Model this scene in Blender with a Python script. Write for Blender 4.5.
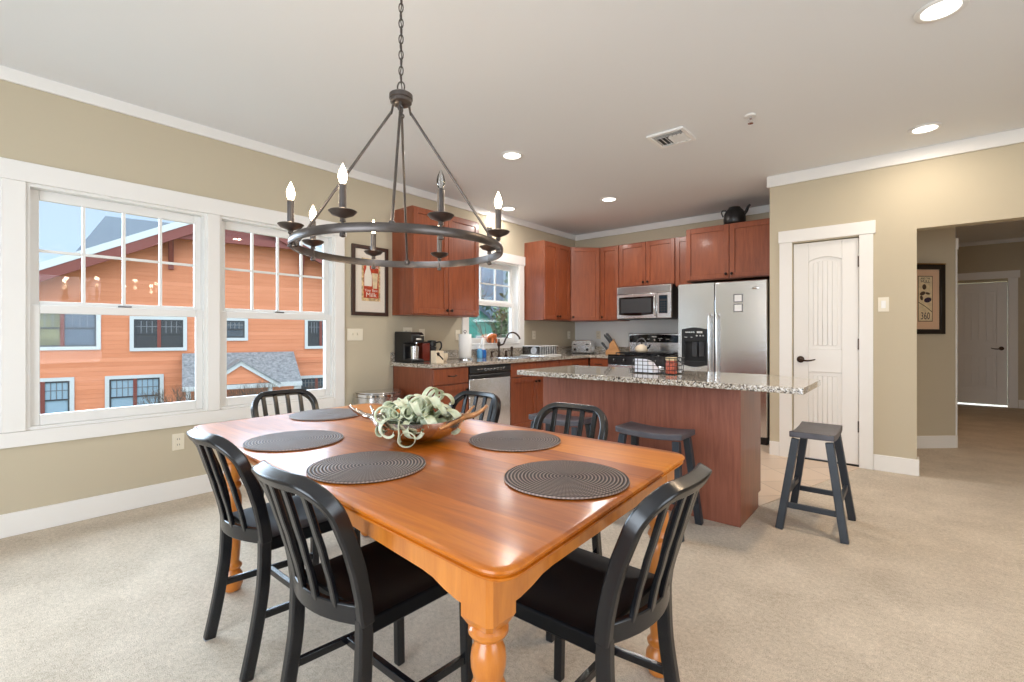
import bpy, math, random
from mathutils import Vector, Matrix
PI = math.pi
rnd = random.Random(7)
for o in list(bpy.data.objects):
    bpy.data.objects.remove(o)
S = bpy.context.scene
COL = S.collection

# ------------------------------------------------------------------ camera, world, light
cam_d = bpy.data.cameras.new('camera')
cam = bpy.data.objects.new('camera', cam_d)
COL.objects.link(cam)
cam.location = (0, 0, 1.18)
cam.rotation_euler = (math.radians(90), 0, math.radians(40))
cam_d.sensor_width = 36.0
cam_d.lens = 36.0 * 475.6 / 1024.0
cam_d.shift_y = -6.0 / 1024.0
cam_d.clip_start = 0.02
cam_d.clip_end = 500
S.camera = cam

S.view_settings.view_transform = 'Standard'
S.view_settings.look = 'None'
S.view_settings.gamma = 1.0
S.view_settings.exposure = 0.22
S.view_settings.use_curve_mapping = False
try:
    S.cycles.max_bounces = 10
    S.cycles.diffuse_bounces = 6
    S.cycles.glossy_bounces = 5
    S.cycles.transmission_bounces = 8
    S.cycles.transparent_max_bounces = 16
    S.cycles.caustics_reflective = False
    S.cycles.caustics_refractive = False
    S.cycles.sample_clamp_indirect = 6.0
    S.cycles.use_denoising = True
    S.cycles.use_light_tree = True
except Exception:
    pass

SKY = 1.25
SUN = 21.0
DOWNLIGHT = 8.0
BULB = 1.0
FILL_REAR = 125.0
FILL_SIDE = 55.0
HALL = 9.0

world = bpy.data.worlds.new('daylight_sky')
S.world = world
world.use_nodes = True
wt = world.node_tree
wt.nodes.clear()
w_out = wt.nodes.new('ShaderNodeOutputWorld')
w_bg = wt.nodes.new('ShaderNodeBackground')
w_tc = wt.nodes.new('ShaderNodeTexCoord')
w_sep = wt.nodes.new('ShaderNodeSeparateXYZ')
w_rmp = wt.nodes.new('ShaderNodeValToRGB')
w_noi = wt.nodes.new('ShaderNodeTexNoise')
w_cl = wt.nodes.new('ShaderNodeValToRGB')
w_mix = wt.nodes.new('ShaderNodeMixRGB')
w_map = wt.nodes.new('ShaderNodeMapping')
w_rmp.color_ramp.elements[0].position = 0.0
w_rmp.color_ramp.elements[0].color = (0.47, 0.66, 0.92, 1)
w_rmp.color_ramp.elements[1].position = 0.45
w_rmp.color_ramp.elements[1].color = (0.46, 0.54, 0.64, 1)
w_noi.inputs['Scale'].default_value = 3.0
w_noi.inputs['Detail'].default_value = 6.0
w_map.inputs['Scale'].default_value = (1, 1, 3.0)
w_cl.color_ramp.elements[0].position = 0.56
w_cl.color_ramp.elements[0].color = (0, 0, 0, 1)
w_cl.color_ramp.elements[1].position = 0.72
w_cl.color_ramp.elements[1].color = (1, 1, 1, 1)
w_mix.inputs[2].default_value = (0.95, 0.96, 0.98, 1)
w_bg.inputs['Strength'].default_value = SKY
wt.links.new(w_tc.outputs['Generated'], w_sep.inputs[0])
wt.links.new(w_sep.outputs['Z'], w_rmp.inputs[0])
wt.links.new(w_tc.outputs['Generated'], w_map.inputs[0])
wt.links.new(w_map.outputs[0], w_noi.inputs['Vector'])
wt.links.new(w_noi.outputs['Fac'], w_cl.inputs[0])
wt.links.new(w_cl.outputs['Color'], w_mix.inputs[0])
wt.links.new(w_rmp.outputs['Color'], w_mix.inputs[1])
# hazy overcast: the half of the sky behind our building is the bright one
w_dot = wt.nodes.new('ShaderNodeVectorMath')
w_dot.operation = 'DOT_PRODUCT'
w_dot.inputs[1].default_value = Vector((0.86, -0.2, 0.47)).normalized()
w_mr = wt.nodes.new('ShaderNodeMapRange')
w_mr.interpolation_type = 'SMOOTHSTEP'
w_mr.inputs['From Min'].default_value = -0.1
w_mr.inputs['From Max'].default_value = 0.9
w_mr.inputs['To Min'].default_value = 1.0
w_mr.inputs['To Max'].default_value = 3.05
w_mul = wt.nodes.new('ShaderNodeVectorMath')
w_mul.operation = 'SCALE'
wt.links.new(w_tc.outputs['Generated'], w_dot.inputs[0])
wt.links.new(w_dot.outputs['Value'], w_mr.inputs['Value'])
wt.links.new(w_mix.outputs[0], w_mul.inputs[0])
wt.links.new(w_mr.outputs[0], w_mul.inputs['Scale'])
wt.links.new(w_mul.outputs[0], w_bg.inputs['Color'])
wt.links.new(w_bg.outputs[0], w_out.inputs[0])


def lamp(name, kind, loc, energy, color=(1, 1, 1), rot=(0, 0, 0), size=None, size_y=None, **kw):
    d = bpy.data.lights.new(name, kind)
    d.energy = energy
    d.color = color
    if kind == 'AREA':
        d.shape = kw.pop('shape', 'RECTANGLE')
        d.size = size
        if size_y:
            d.size_y = size_y
    if kind == 'POINT' and size:
        d.shadow_soft_size = size
    for k, v in kw.items():
        setattr(d, k, v)
    o = bpy.data.objects.new(name, d)
    COL.objects.link(o)
    o.location = loc
    o.rotation_euler = rot
    return o


def aim(o, d):
    o.rotation_euler = Vector(d).to_track_quat('-Z', 'Y').to_euler()


# broad, hazy sun coming in over the neighbouring houses
sun = lamp('hazy_sun', 'SUN', (-8, 0, 8), SUN, (0.68, 0.83, 1.0))
sun.data.angle = math.radians(85)
aim(sun, (0.90, -0.08, -0.44))
# area lamps added as room fill, out of view at the rear and right walls
fill_rear = lamp('rear_fill_light', 'AREA', (-0.6, -2.74, 1.15), FILL_REAR, (0.78, 0.88, 1.0), size=2.7, size_y=2.0)
aim(fill_rear, (0, 1, 0))
fill_side = lamp('side_fill_light', 'AREA', (2.94, 0.6, 1.45), FILL_SIDE, (0.82, 0.90, 1.0), size=2.4, size_y=1.5)
aim(fill_side, (-1, 0, 0))


# ------------------------------------------------------------------ materials
class NT:
    def __init__(s, name):
        s.m = bpy.data.materials.new(name)
        s.m.use_nodes = True
        s.t = s.m.node_tree
        s.t.nodes.clear()
        s.out = s.t.nodes.new('ShaderNodeOutputMaterial')

    def n(s, kind, **kw):
        nd = s.t.nodes.new('ShaderNode' + kind)
        for k, v in kw.items():
            if k.startswith('_'):
                setattr(nd, k[1:], v)
            else:
                key = k.replace('__', ' ')
                nd.inputs[int(key[1:]) if key[0] == 'i' and key[1:].isdigit() else key].default_value = v
        return nd

    def l(s, a, b):
        s.t.links.new(a, b)

    def coord(s, scale=(1, 1, 1), rot=(0, 0, 0), which='Object'):
        tc = s.n('TexCoord')
        mp = s.n('Mapping', Scale=scale, Rotation=rot)
        s.l(tc.outputs[which], mp.inputs[0])
        return mp.outputs[0]

    def ramp(s, fac, stops):
        r = s.n('ValToRGB')
        el = r.color_ramp.elements
        while len(el) < len(stops):
            el.new(0.5)
        for e, (p, c) in zip(el, stops):
            e.position = p
            e.color = (*lin(c), 1) if len(c) == 3 else c
        s.l(fac, r.inputs[0])
        return r.outputs[0]

    def bsdf(s, **kw):
        b = s.n('BsdfPrincipled', **kw)
        s.l(b.outputs[0], s.out.inputs[0])
        return b

    def bump(s, b, h, strength=0.3, dist=0.01):
        bp = s.n('Bump', Strength=strength, Distance=dist)
        s.l(h, bp.inputs['Height'])
        s.l(bp.outputs[0], b.inputs['Normal'])


def lin(c):
    """sRGB 0-255 to linear"""
    r = []
    for v in c:
        v = v / 255.0
        r.append(v / 12.92 if v <= 0.04045 else ((v + 0.055) / 1.055) ** 2.4)
    return tuple(r)


def plain(name, c, rough=0.5, metal=0.0, spec=0.5, coat=0.0, noise=0.0, nscale=8.0, bump=0.0, bscale=60.0):
    t = NT(name)
    b = t.bsdf(Roughness=rough, Metallic=metal)
    b.inputs['Specular IOR Level'].default_value = spec
    b.inputs['Coat Weight'].default_value = coat
    b.inputs['Base Color'].default_value = (*lin(c), 1)
    if noise:
        v = t.coord()
        nz = t.n('TexNoise', Scale=nscale, Detail=4.0)
        t.l(v, nz.inputs['Vector'])
        k1 = tuple(max(0, x * (1 - noise)) for x in c)
        k2 = tuple(min(255, x * (1 + noise)) for x in c)
        t.l(t.ramp(nz.outputs['Fac'], [(0.3, k1), (0.7, k2)]), b.inputs['Base Color'])
    if bump:
        v = t.coord()
        nz = t.n('TexNoise', Scale=bscale, Detail=3.0)
        t.l(v, nz.inputs['Vector'])
        t.bump(b, nz.outputs['Fac'], bump, 0.004)
    return t.m


def wood(name, c1, c2, grain=(1, 14, 14), rough=0.35, coat=0.0, scale=3.0, spec=0.5):
    t = NT(name)
    b = t.bsdf(Roughness=rough)
    b.inputs['Coat Weight'].default_value = coat
    b.inputs['Coat Roughness'].default_value = 0.12
    b.inputs['Specular IOR Level'].default_value = spec
    v = t.coord(scale=grain)
    nz = t.n('TexNoise', Scale=scale, Detail=7.0, Roughness=0.62, Distortion=0.6)
    t.l(v, nz.inputs['Vector'])
    v2 = t.coord(scale=(1, 1, 1))
    n2 = t.n('TexNoise', Scale=2.2, Detail=2.0)
    t.l(v2, n2.inputs['Vector'])
    mx = t.n('MixRGB', i0=0.4)
    t.l(nz.outputs['Fac'], mx.inputs[1])
    t.l(n2.outputs['Fac'], mx.inputs[2])
    t.l(t.ramp(mx.outputs[0], [(0.32, c1), (0.68, c2)]), b.inputs['Base Color'])
    t.bump(b, nz.outputs['Fac'], 0.06, 0.003)
    return t.m


def make_tabletop_wood():
    t = NT('orange_pine_boards')
    b = t.bsdf(Roughness=0.40)
    b.inputs['Coat Weight'].default_value = 0.3
    b.inputs['Specular IOR Level'].default_value = 0.4
    b.inputs['Coat Roughness'].default_value = 0.16
    tc = t.n('TexCoord')
    sep = t.n('SeparateXYZ')
    t.l(tc.outputs['Object'], sep.inputs[0])
    dv = t.n('Math', _operation='DIVIDE', i1=0.118)
    t.l(sep.outputs['Y'], dv.inputs[0])
    fl = t.n('Math', _operation='FLOOR')
    t.l(dv.outputs[0], fl.inputs[0])
    wn = t.n('TexWhiteNoise', _noise_dimensions='1D')
    t.l(fl.outputs[0], wn.inputs['W'])
    mp = t.n('Mapping', Scale=(1.3, 16, 16))
    t.l(tc.outputs['Object'], mp.inputs[0])
    add = t.n('VectorMath', _operation='ADD')
    t.l(mp.outputs[0], add.inputs[0])
    t.l(wn.outputs['Color'], add.inputs[1])
    nz = t.n('TexNoise', Scale=2.2, Detail=7.0, Roughness=0.6, Distortion=0.8)
    t.l(add.outputs[0], nz.inputs['Vector'])
    mx = t.n('MixRGB', i0=0.45)
    t.l(nz.outputs['Fac'], mx.inputs[1])
    t.l(wn.outputs['Value'], mx.inputs[2])
    t.l(t.ramp(mx.outputs[0], [(0.22, (136, 66, 4)), (0.5, (182, 98, 8)), (0.78, (212, 130, 20))]), b.inputs['Base Color'])
    fr = t.n('Math', _operation='FRACT')
    t.l(dv.outputs[0], fr.inputs[0])
    gt = t.n('Math', _operation='GREATER_THAN', i1=0.02)
    t.l(fr.outputs[0], gt.inputs[0])
    t.bump(b, gt.outputs[0], 0.15, 0.002)
    return t.m


def make_granite():
    t = NT('speckled_granite')
    b = t.bsdf(Roughness=0.07)
    b.inputs['Coat Weight'].default_value = 0.3
    v = t.coord()
    vo = t.n('TexVoronoi', Scale=150.0)
    t.l(v, vo.inputs['Vector'])
    sp = t.n('SeparateXYZ')
    t.l(vo.outputs['Color'], sp.inputs[0])
    nz = t.n('TexNoise', Scale=26.0, Detail=4.0)
    t.l(v, nz.inputs['Vector'])
    mx = t.n('MixRGB', i0=0.3)
    t.l(sp.outputs[0], mx.inputs[1])
    t.l(nz.outputs['Fac'], mx.inputs[2])
    t.l(t.ramp(mx.outputs[0], [(0.18, (48, 45, 44)), (0.30, (126, 114, 100)), (0.5, (174, 162, 144)), (0.7, (204, 196, 184)), (0.85, (228, 224, 218))]), b.inputs['Base Color'])
    return t.m


def make_carpet():
    t = NT('beige_carpet_pile')
    b = t.bsdf(Roughness=1.0)
    b.inputs['Specular IOR Level'].default_value = 0.05
    b.inputs['Sheen Weight'].default_value = 0.15
    v = t.coord()
    n1 = t.n('TexNoise', Scale=260.0, Detail=3.0)
    n2 = t.n('TexNoise', Scale=3.0, Detail=5.0, Roughness=0.65)
    n3 = t.n('TexNoise', Scale=55.0, Detail=3.0)
    for k in (n1, n2, n3):
        t.l(v, k.inputs['Vector'])
    m1 = t.n('MixRGB', i0=0.3)
    t.l(n1.outputs['Fac'], m1.inputs[1])
    t.l(n3.outputs['Fac'], m1.inputs[2])
    m2 = t.n('MixRGB', i0=0.25)
    t.l(m1.outputs[0], m2.inputs[1])
    t.l(n2.outputs['Fac'], m2.inputs[2])
    t.l(t.ramp(m2.outputs[0], [(0.36, (156, 143, 124)), (0.64, (226, 212, 193))]), b.inputs['Base Color'])
    t.bump(b, n1.outputs['Fac'], 0.5, 0.006)
    return t.m


def make_tile():
    t = NT('pale_stone_floor_tile')
    b = t.bsdf(Roughness=0.35)
    v = t.coord(rot=(0, 0, math.radians(45)))
    br = t.n('TexBrick', _offset=0.0, Scale=1.0)
    br.inputs['Brick Width'].default_value = 0.33
    br.inputs['Row Height'].default_value = 0.33
    br.inputs['Mortar Size'].default_value = 0.004
    br.inputs['Color1'].default_value = (*lin((216, 194, 172)), 1)
    br.inputs['Color2'].default_value = (*lin((206, 184, 162)), 1)
    br.inputs['Mortar'].default_value = (*lin((176, 156, 136)), 1)
    t.l(v, br.inputs['Vector'])
    t.l(br.outputs['Color'], b.inputs['Base Color'])
    return t.m


def make_steel(name, c=(196, 196, 196), rough=0.24, grain=(2, 2, 160)):
    t = NT(name)
    b = t.bsdf(Roughness=rough, Metallic=1.0)
    b.inputs['Base Color'].default_value = (*lin(c), 1)
    v = t.coord(scale=grain)
    nz = t.n('TexNoise', Scale=3.0, Detail=3.0)
    t.l(v, nz.inputs['Vector'])
    t.bump(b, nz.outputs['Fac'], 0.03, 0.002)
    return t.m


def make_siding(name, c1, c2, lap=0.17):
    t = NT(name)
    b = t.bsdf(Roughness=0.8)
    tc = t.n('TexCoord')
    sp = t.n('SeparateXYZ')
    t.l(tc.outputs['Object'], sp.inputs[0])
    dv = t.n('Math', _operation='DIVIDE', i1=lap)
    t.l(sp.outputs['Z'], dv.inputs[0])
    fl = t.n('Math', _operation='FLOOR')
    t.l(dv.outputs[0], fl.inputs[0])
    fr = t.n('Math', _operation='FRACT')
    t.l(dv.outputs[0], fr.inputs[0])
    wn = t.n('TexWhiteNoise', _noise_dimensions='1D')
    t.l(fl.outputs[0], wn.inputs['W'])
    mp = t.n('Mapping', Scale=(0.6, 1, 9))
    t.l(tc.outputs['Object'], mp.inputs[0])
    nz = t.n('TexNoise', Scale=1.2, Detail=4.0)
    t.l(mp.outputs[0], nz.inputs['Vector'])
    mx = t.n('MixRGB', i0=0.6)
    t.l(wn.outputs['Value'], mx.inputs[1])
    t.l(nz.outputs['Fac'], mx.inputs[2])
    t.l(t.ramp(mx.outputs[0], [(0.2, c1), (0.8, c2)]), b.inputs['Base Color'])
    inv = t.n('Math', _operation='SUBTRACT', i0=1.0)
    t.l(fr.outputs[0], inv.inputs[1])
    t.bump(b, inv.outputs[0], 0.7, 0.03)
    return t.m


def make_shingle(name, c1, c2):
    t = NT(name)
    b = t.bsdf(Roughness=0.85)
    v = t.coord()
    n1 = t.n('TexNoise', Scale=9.0, Detail=6.0, Roughness=0.7)
    t.l(v, n1.inputs['Vector'])
    t.l(t.ramp(n1.outputs['Fac'], [(0.35, c1), (0.65, c2)]), b.inputs['Base Color'])
    t.bump(b, n1.outputs['Fac'], 0.4, 0.03)
    return t.m


def make_placemat():
    t = NT('woven_brown_rattan')
    b = t.bsdf(Roughness=0.5)
    b.inputs['Specular IOR Level'].default_value = 0.3
    tc = t.n('TexCoord')
    sp = t.n('SeparateXYZ')
    t.l(tc.outputs['Object'], sp.inputs[0])
    x2 = t.n('Math', _operation='MULTIPLY')
    y2 = t.n('Math', _operation='MULTIPLY')
    for k, ax in ((x2, 'X'), (y2, 'Y')):
        t.l(sp.outputs[ax], k.inputs[0])
        t.l(sp.outputs[ax], k.inputs[1])
    ad = t.n('Math', _operation='ADD')
    t.l(x2.outputs[0], ad.inputs[0])
    t.l(y2.outputs[0], ad.inputs[1])
    r = t.n('Math', _operation='SQRT')
    t.l(ad.outputs[0], r.inputs[0])
    at = t.n('Math', _operation='ARCTAN2')
    t.l(sp.outputs['Y'], at.inputs[0])
    t.l(sp.outputs['X'], at.inputs[1])
    rs = t.n('Math', _operation='MULTIPLY', i1=2 * PI / 0.0105)
    t.l(r.outputs[0], rs.inputs[0])
    sn = t.n('Math', _operation='SINE')
    t.l(rs.outputs[0], sn.inputs[0])
    a6 = t.n('Math', _operation='MULTIPLY', i1=96.0)
    t.l(at.outputs[0], a6.inputs[0])
    ph = t.n('Math', _operation='ADD')
    t.l(a6.outputs[0], ph.inputs[0])
    t.l(rs.outputs[0], ph.inputs[1])
    sn2 = t.n('Math', _operation='SINE')
    t.l(ph.outputs[0], sn2.inputs[0])
    mx = t.n('Math', _operation='MULTIPLY_ADD', i1=0.35)
    t.l(sn2.outputs[0], mx.inputs[0])
    t.l(sn.outputs[0], mx.inputs[2])
    mr = t.n('MapRange')
    mr.inputs['From Min'].default_value = -1.35
    mr.inputs['From Max'].default_value = 1.35
    t.l(mx.outputs[0], mr.inputs['Value'])
    t.l(t.ramp(mr.outputs[0], [(0.15, (24, 18, 16)), (0.55, (74, 59, 52)), (0.95, (168, 150, 140))]), b.inputs['Base Color'])
    t.bump(b, mr.outputs[0], 0.9, 0.004)
    return t.m


def make_glass(name, tint=(1, 1, 1), gloss=0.08, rough=0.0):
    """thin pane: see-through with a faint mirror image"""
    t = NT(name)
    tr = t.n('BsdfTransparent', Color=(*tint, 1))
    gl = t.n('BsdfGlossy', Roughness=rough)
    fr = t.n('Fresnel', IOR=1.45)
    ml = t.n('Math', _operation='MULTIPLY', i1=gloss * 12)
    ml.use_clamp = True
    t.l(fr.outputs[0], ml.inputs[0])
    mx = t.n('MixShader')
    t.l(ml.outputs[0], mx.inputs[0])
    t.l(tr.outputs[0], mx.inputs[1])
    t.l(gl.outputs[0], mx.inputs[2])
    t.l(mx.outputs[0], t.out.inputs[0])
    return t.m


def glow(name, c, strength):
    t = NT(name)
    e = t.n('Emission', Color=(*c, 1), Strength=strength)
    t.l(e.outputs[0], t.out.inputs[0])
    return t.m


def make_leaf(name, c1, c2):
    t = NT(name)
    b = t.bsdf(Roughness=0.6)
    v = t.coord()
    n1 = t.n('TexNoise', Scale=14.0, Detail=3.0)
    t.l(v, n1.inputs['Vector'])
    t.l(t.ramp(n1.outputs['Fac'], [(0.3, c1), (0.7, c2)]), b.inputs['Base Color'])
    return t.m


M = dict(
    wall=plain('beige_wall_paint', (196, 185, 162), 0.85, spec=0.2, bump=0.03, bscale=180),
    wall_pale=plain('pale_grey_wall', (232, 232, 230), 0.8, spec=0.2),
    ceiling=plain('white_ceiling_paint', (232, 234, 236), 0.9, spec=0.1, bump=0.02, bscale=120),
    trim=plain('white_trim_paint', (236, 234, 230), 0.45),
    sash=plain('white_window_vinyl', (232, 231, 228), 0.4),
    carpet=make_carpet(), tile=make_tile(),
    table_top=make_tabletop_wood(),
    table_wood=wood('orange_pine', (172, 94, 26), (208, 132, 52), (10, 10, 1.5), 0.3, 0.4),
    table_edge=wood('reddish_pine_edge', (150, 80, 38), (186, 112, 60), (1.5, 14, 14), 0.25, 0.4),
    cherry=wood('cherry_cabinet_wood', (112, 56, 36), (150, 84, 56), (12, 12, 1.2), 0.36, 0.15),
    cherry_door=wood('cherry_door_wood', (116, 56, 32), (156, 84, 50), (12, 12, 1.2), 0.33, 0.2),
    island=wood('cherry_island_veneer', (120, 66, 48), (162, 98, 76), (14, 14, 1.0), 0.42, 0.1),
    granite=make_granite(),
    steel=make_steel('brushed_stainless_steel', (222, 222, 222)),
    steel_dark=make_steel('dark_steel', (120, 120, 122), 0.3),
    chrome=plain('polished_chrome', (225, 225, 225), 0.08, 1.0),
    black=plain('black_plastic', (22, 22, 24), 0.35),
    black_gloss=plain('black_glass', (10, 11, 13), 0.06),
    dark_grey=plain('charcoal_plastic', (52, 52, 54), 0.4),
    chair=plain('black_painted_metal', (15, 17, 22), 0.25, spec=0.6, noise=0.12, nscale=5),
    chair_seat=plain('black_painted_seat', (8, 9, 12), 0.45, spec=0.14),
    rubber=plain('grey_glide', (130, 132, 136), 0.5),
    stool=plain('dark_blue_grey_paint', (44, 50, 58), 0.4, noise=0.1, nscale=6),
    stool_seat=plain('worn_grey_stool_seat', (84, 82, 88), 0.42, noise=0.08, nscale=10),
    iron=plain('pewter_iron', (88, 82, 79), 0.32, 0.75, noise=0.12, nscale=14),
    bronze=plain('oil_rubbed_bronze', (66, 50, 40), 0.32, 0.85),
    dark_knob=plain('dark_bronze_knob', (40, 30, 26), 0.4, 0.6),
    mat=make_placemat(),
    plant=make_leaf('pale_green_leaf', (176, 186, 150), (232, 234, 212)),
    silver=plain('hammered_silver', (214, 205, 198), 0.14, 1.0, bump=0.12, bscale=26),
    antler=plain('antler_brown_metal', (176, 126, 82), 0.35, 0.35, noise=0.2, nscale=30),
    white=plain('white_plastic', (238, 238, 236), 0.4),
    ivory=plain('ivory_plate', (232, 224, 204), 0.4),
    cream=plain('cream_ceramic', (232, 216, 190), 0.35),
    paper=plain('white_paper', (240, 240, 238), 0.9),
    napkin=plain('white_napkin', (238, 240, 248), 0.9),
    red_plastic=plain('deep_red_plastic', (112, 38, 26), 0.3),
    terracotta=plain('glazed_terracotta', (196, 110, 56), 0.3, noise=0.15, nscale=40),
    blue_soap=plain('blue_dish_soap', (30, 98, 176), 0.15),
    light_soap=plain('pale_blue_soap', (96, 166, 214), 0.15),
    clear=make_glass('clear_glass', (0.95, 0.97, 0.97), 0.12),
    clear_plastic=make_glass('clear_acrylic', (0.90, 0.91, 0.93), 0.16, 0.05),
    pane=make_glass('window_glass', (0.97, 0.98, 0.98), 0.03),
    pict_glass=make_glass('picture_glass', (1, 1, 1), 0.015),
    block=wood('beech_block', (176, 120, 66), (206, 152, 96), (2, 12, 12), 0.5),
    frame_dark=plain('dark_walnut_frame', (62, 40, 32), 0.35),
    frame_black=plain('black_picture_frame', (26, 24, 24), 0.3),
    gold=plain('gold_edge', (170, 130, 70), 0.3, 0.8),
    mat_cream=plain('cream_picture_mount', (236, 226, 212), 0.9),
    mat_pink=plain('pinkish_picture_mount', (222, 184, 152), 0.9),
    poster_red=plain('faded_red_print', (186, 66, 34), 0.85, noise=0.12, nscale=60),
    poster_tan=plain('patchwork_tan_print', (206, 172, 128), 0.85, noise=0.3, nscale=45),
    poster_white=plain('white_print', (240, 230, 216), 0.85),
    poster_cream=plain('yellowed_print', (226, 206, 168), 0.85, noise=0.06, nscale=30),
    poster_dark=plain('dark_purple_print', (46, 32, 56), 0.85),
    poster_brown=plain('brown_print', (84, 64, 48), 0.85),
    bulb=glow('lit_filament_bulb', (1.0, 0.80, 0.55), 22.0),
    bulb_dim=glow('dim_filament_bulb', (1.0, 0.80, 0.55), 5.0),
    lens=glow('lit_downlight_lens', (1.0, 0.95, 0.88), 6.0),
    display=plain('dark_display', (20, 40, 52), 0.15),
    jar_red=plain('red_candle_wax', (178, 84, 60), 0.5, noise=0.35, nscale=60),
    siding=make_siding('orange_lap_siding', (206, 126, 86), (226, 146, 106)),
    siding_teal=make_siding('teal_lap_siding', (84, 158, 142), (112, 182, 164), 0.2),
    siding_grey=make_siding('grey_lap_siding', (150, 156, 160), (170, 176, 180), 0.2),
    shingle=make_shingle('grey_asphalt_shingle', (112, 114, 116), (166, 166, 164)),
    metal_roof=plain('pale_blue_metal_roof', (84, 94, 102), 0.7),
    roof_dark=make_shingle('blue_grey_shingle', (70, 84, 96), (104, 116, 128)),
    maroon=plain('maroon_trim_paint', (126, 62, 50), 0.6),
    white_out=plain('white_exterior_trim', (204, 204, 200), 0.6),
    out_glass=plain('reflecting_window_glass', (70, 80, 90), 0.08, spec=0.6),
    blind=plain('pale_blue_blind', (150, 172, 184), 0.7),
    curtain=plain('olive_curtain', (126, 122, 92), 0.8, noise=0.2, nscale=3),
    grass=plain('dry_winter_grass', (128, 124, 96), 0.95, noise=0.2, nscale=0.6),
    hill=make_shingle('wooded_hillside', (62, 78, 90), (104, 120, 130)),
    bark=plain('grey_brown_bark', (104, 90, 76), 0.9, noise=0.2, nscale=12),
    leaf=make_leaf('mid_green_leaves', (70, 104, 66), (122, 152, 100)),
    leaf_pale=make_leaf('pale_blossom', (196, 206, 204), (226, 232, 230)),
    leaf_dark=make_leaf('dark_green_leaves', (48, 78, 62), (86, 116, 92)),
)


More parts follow.
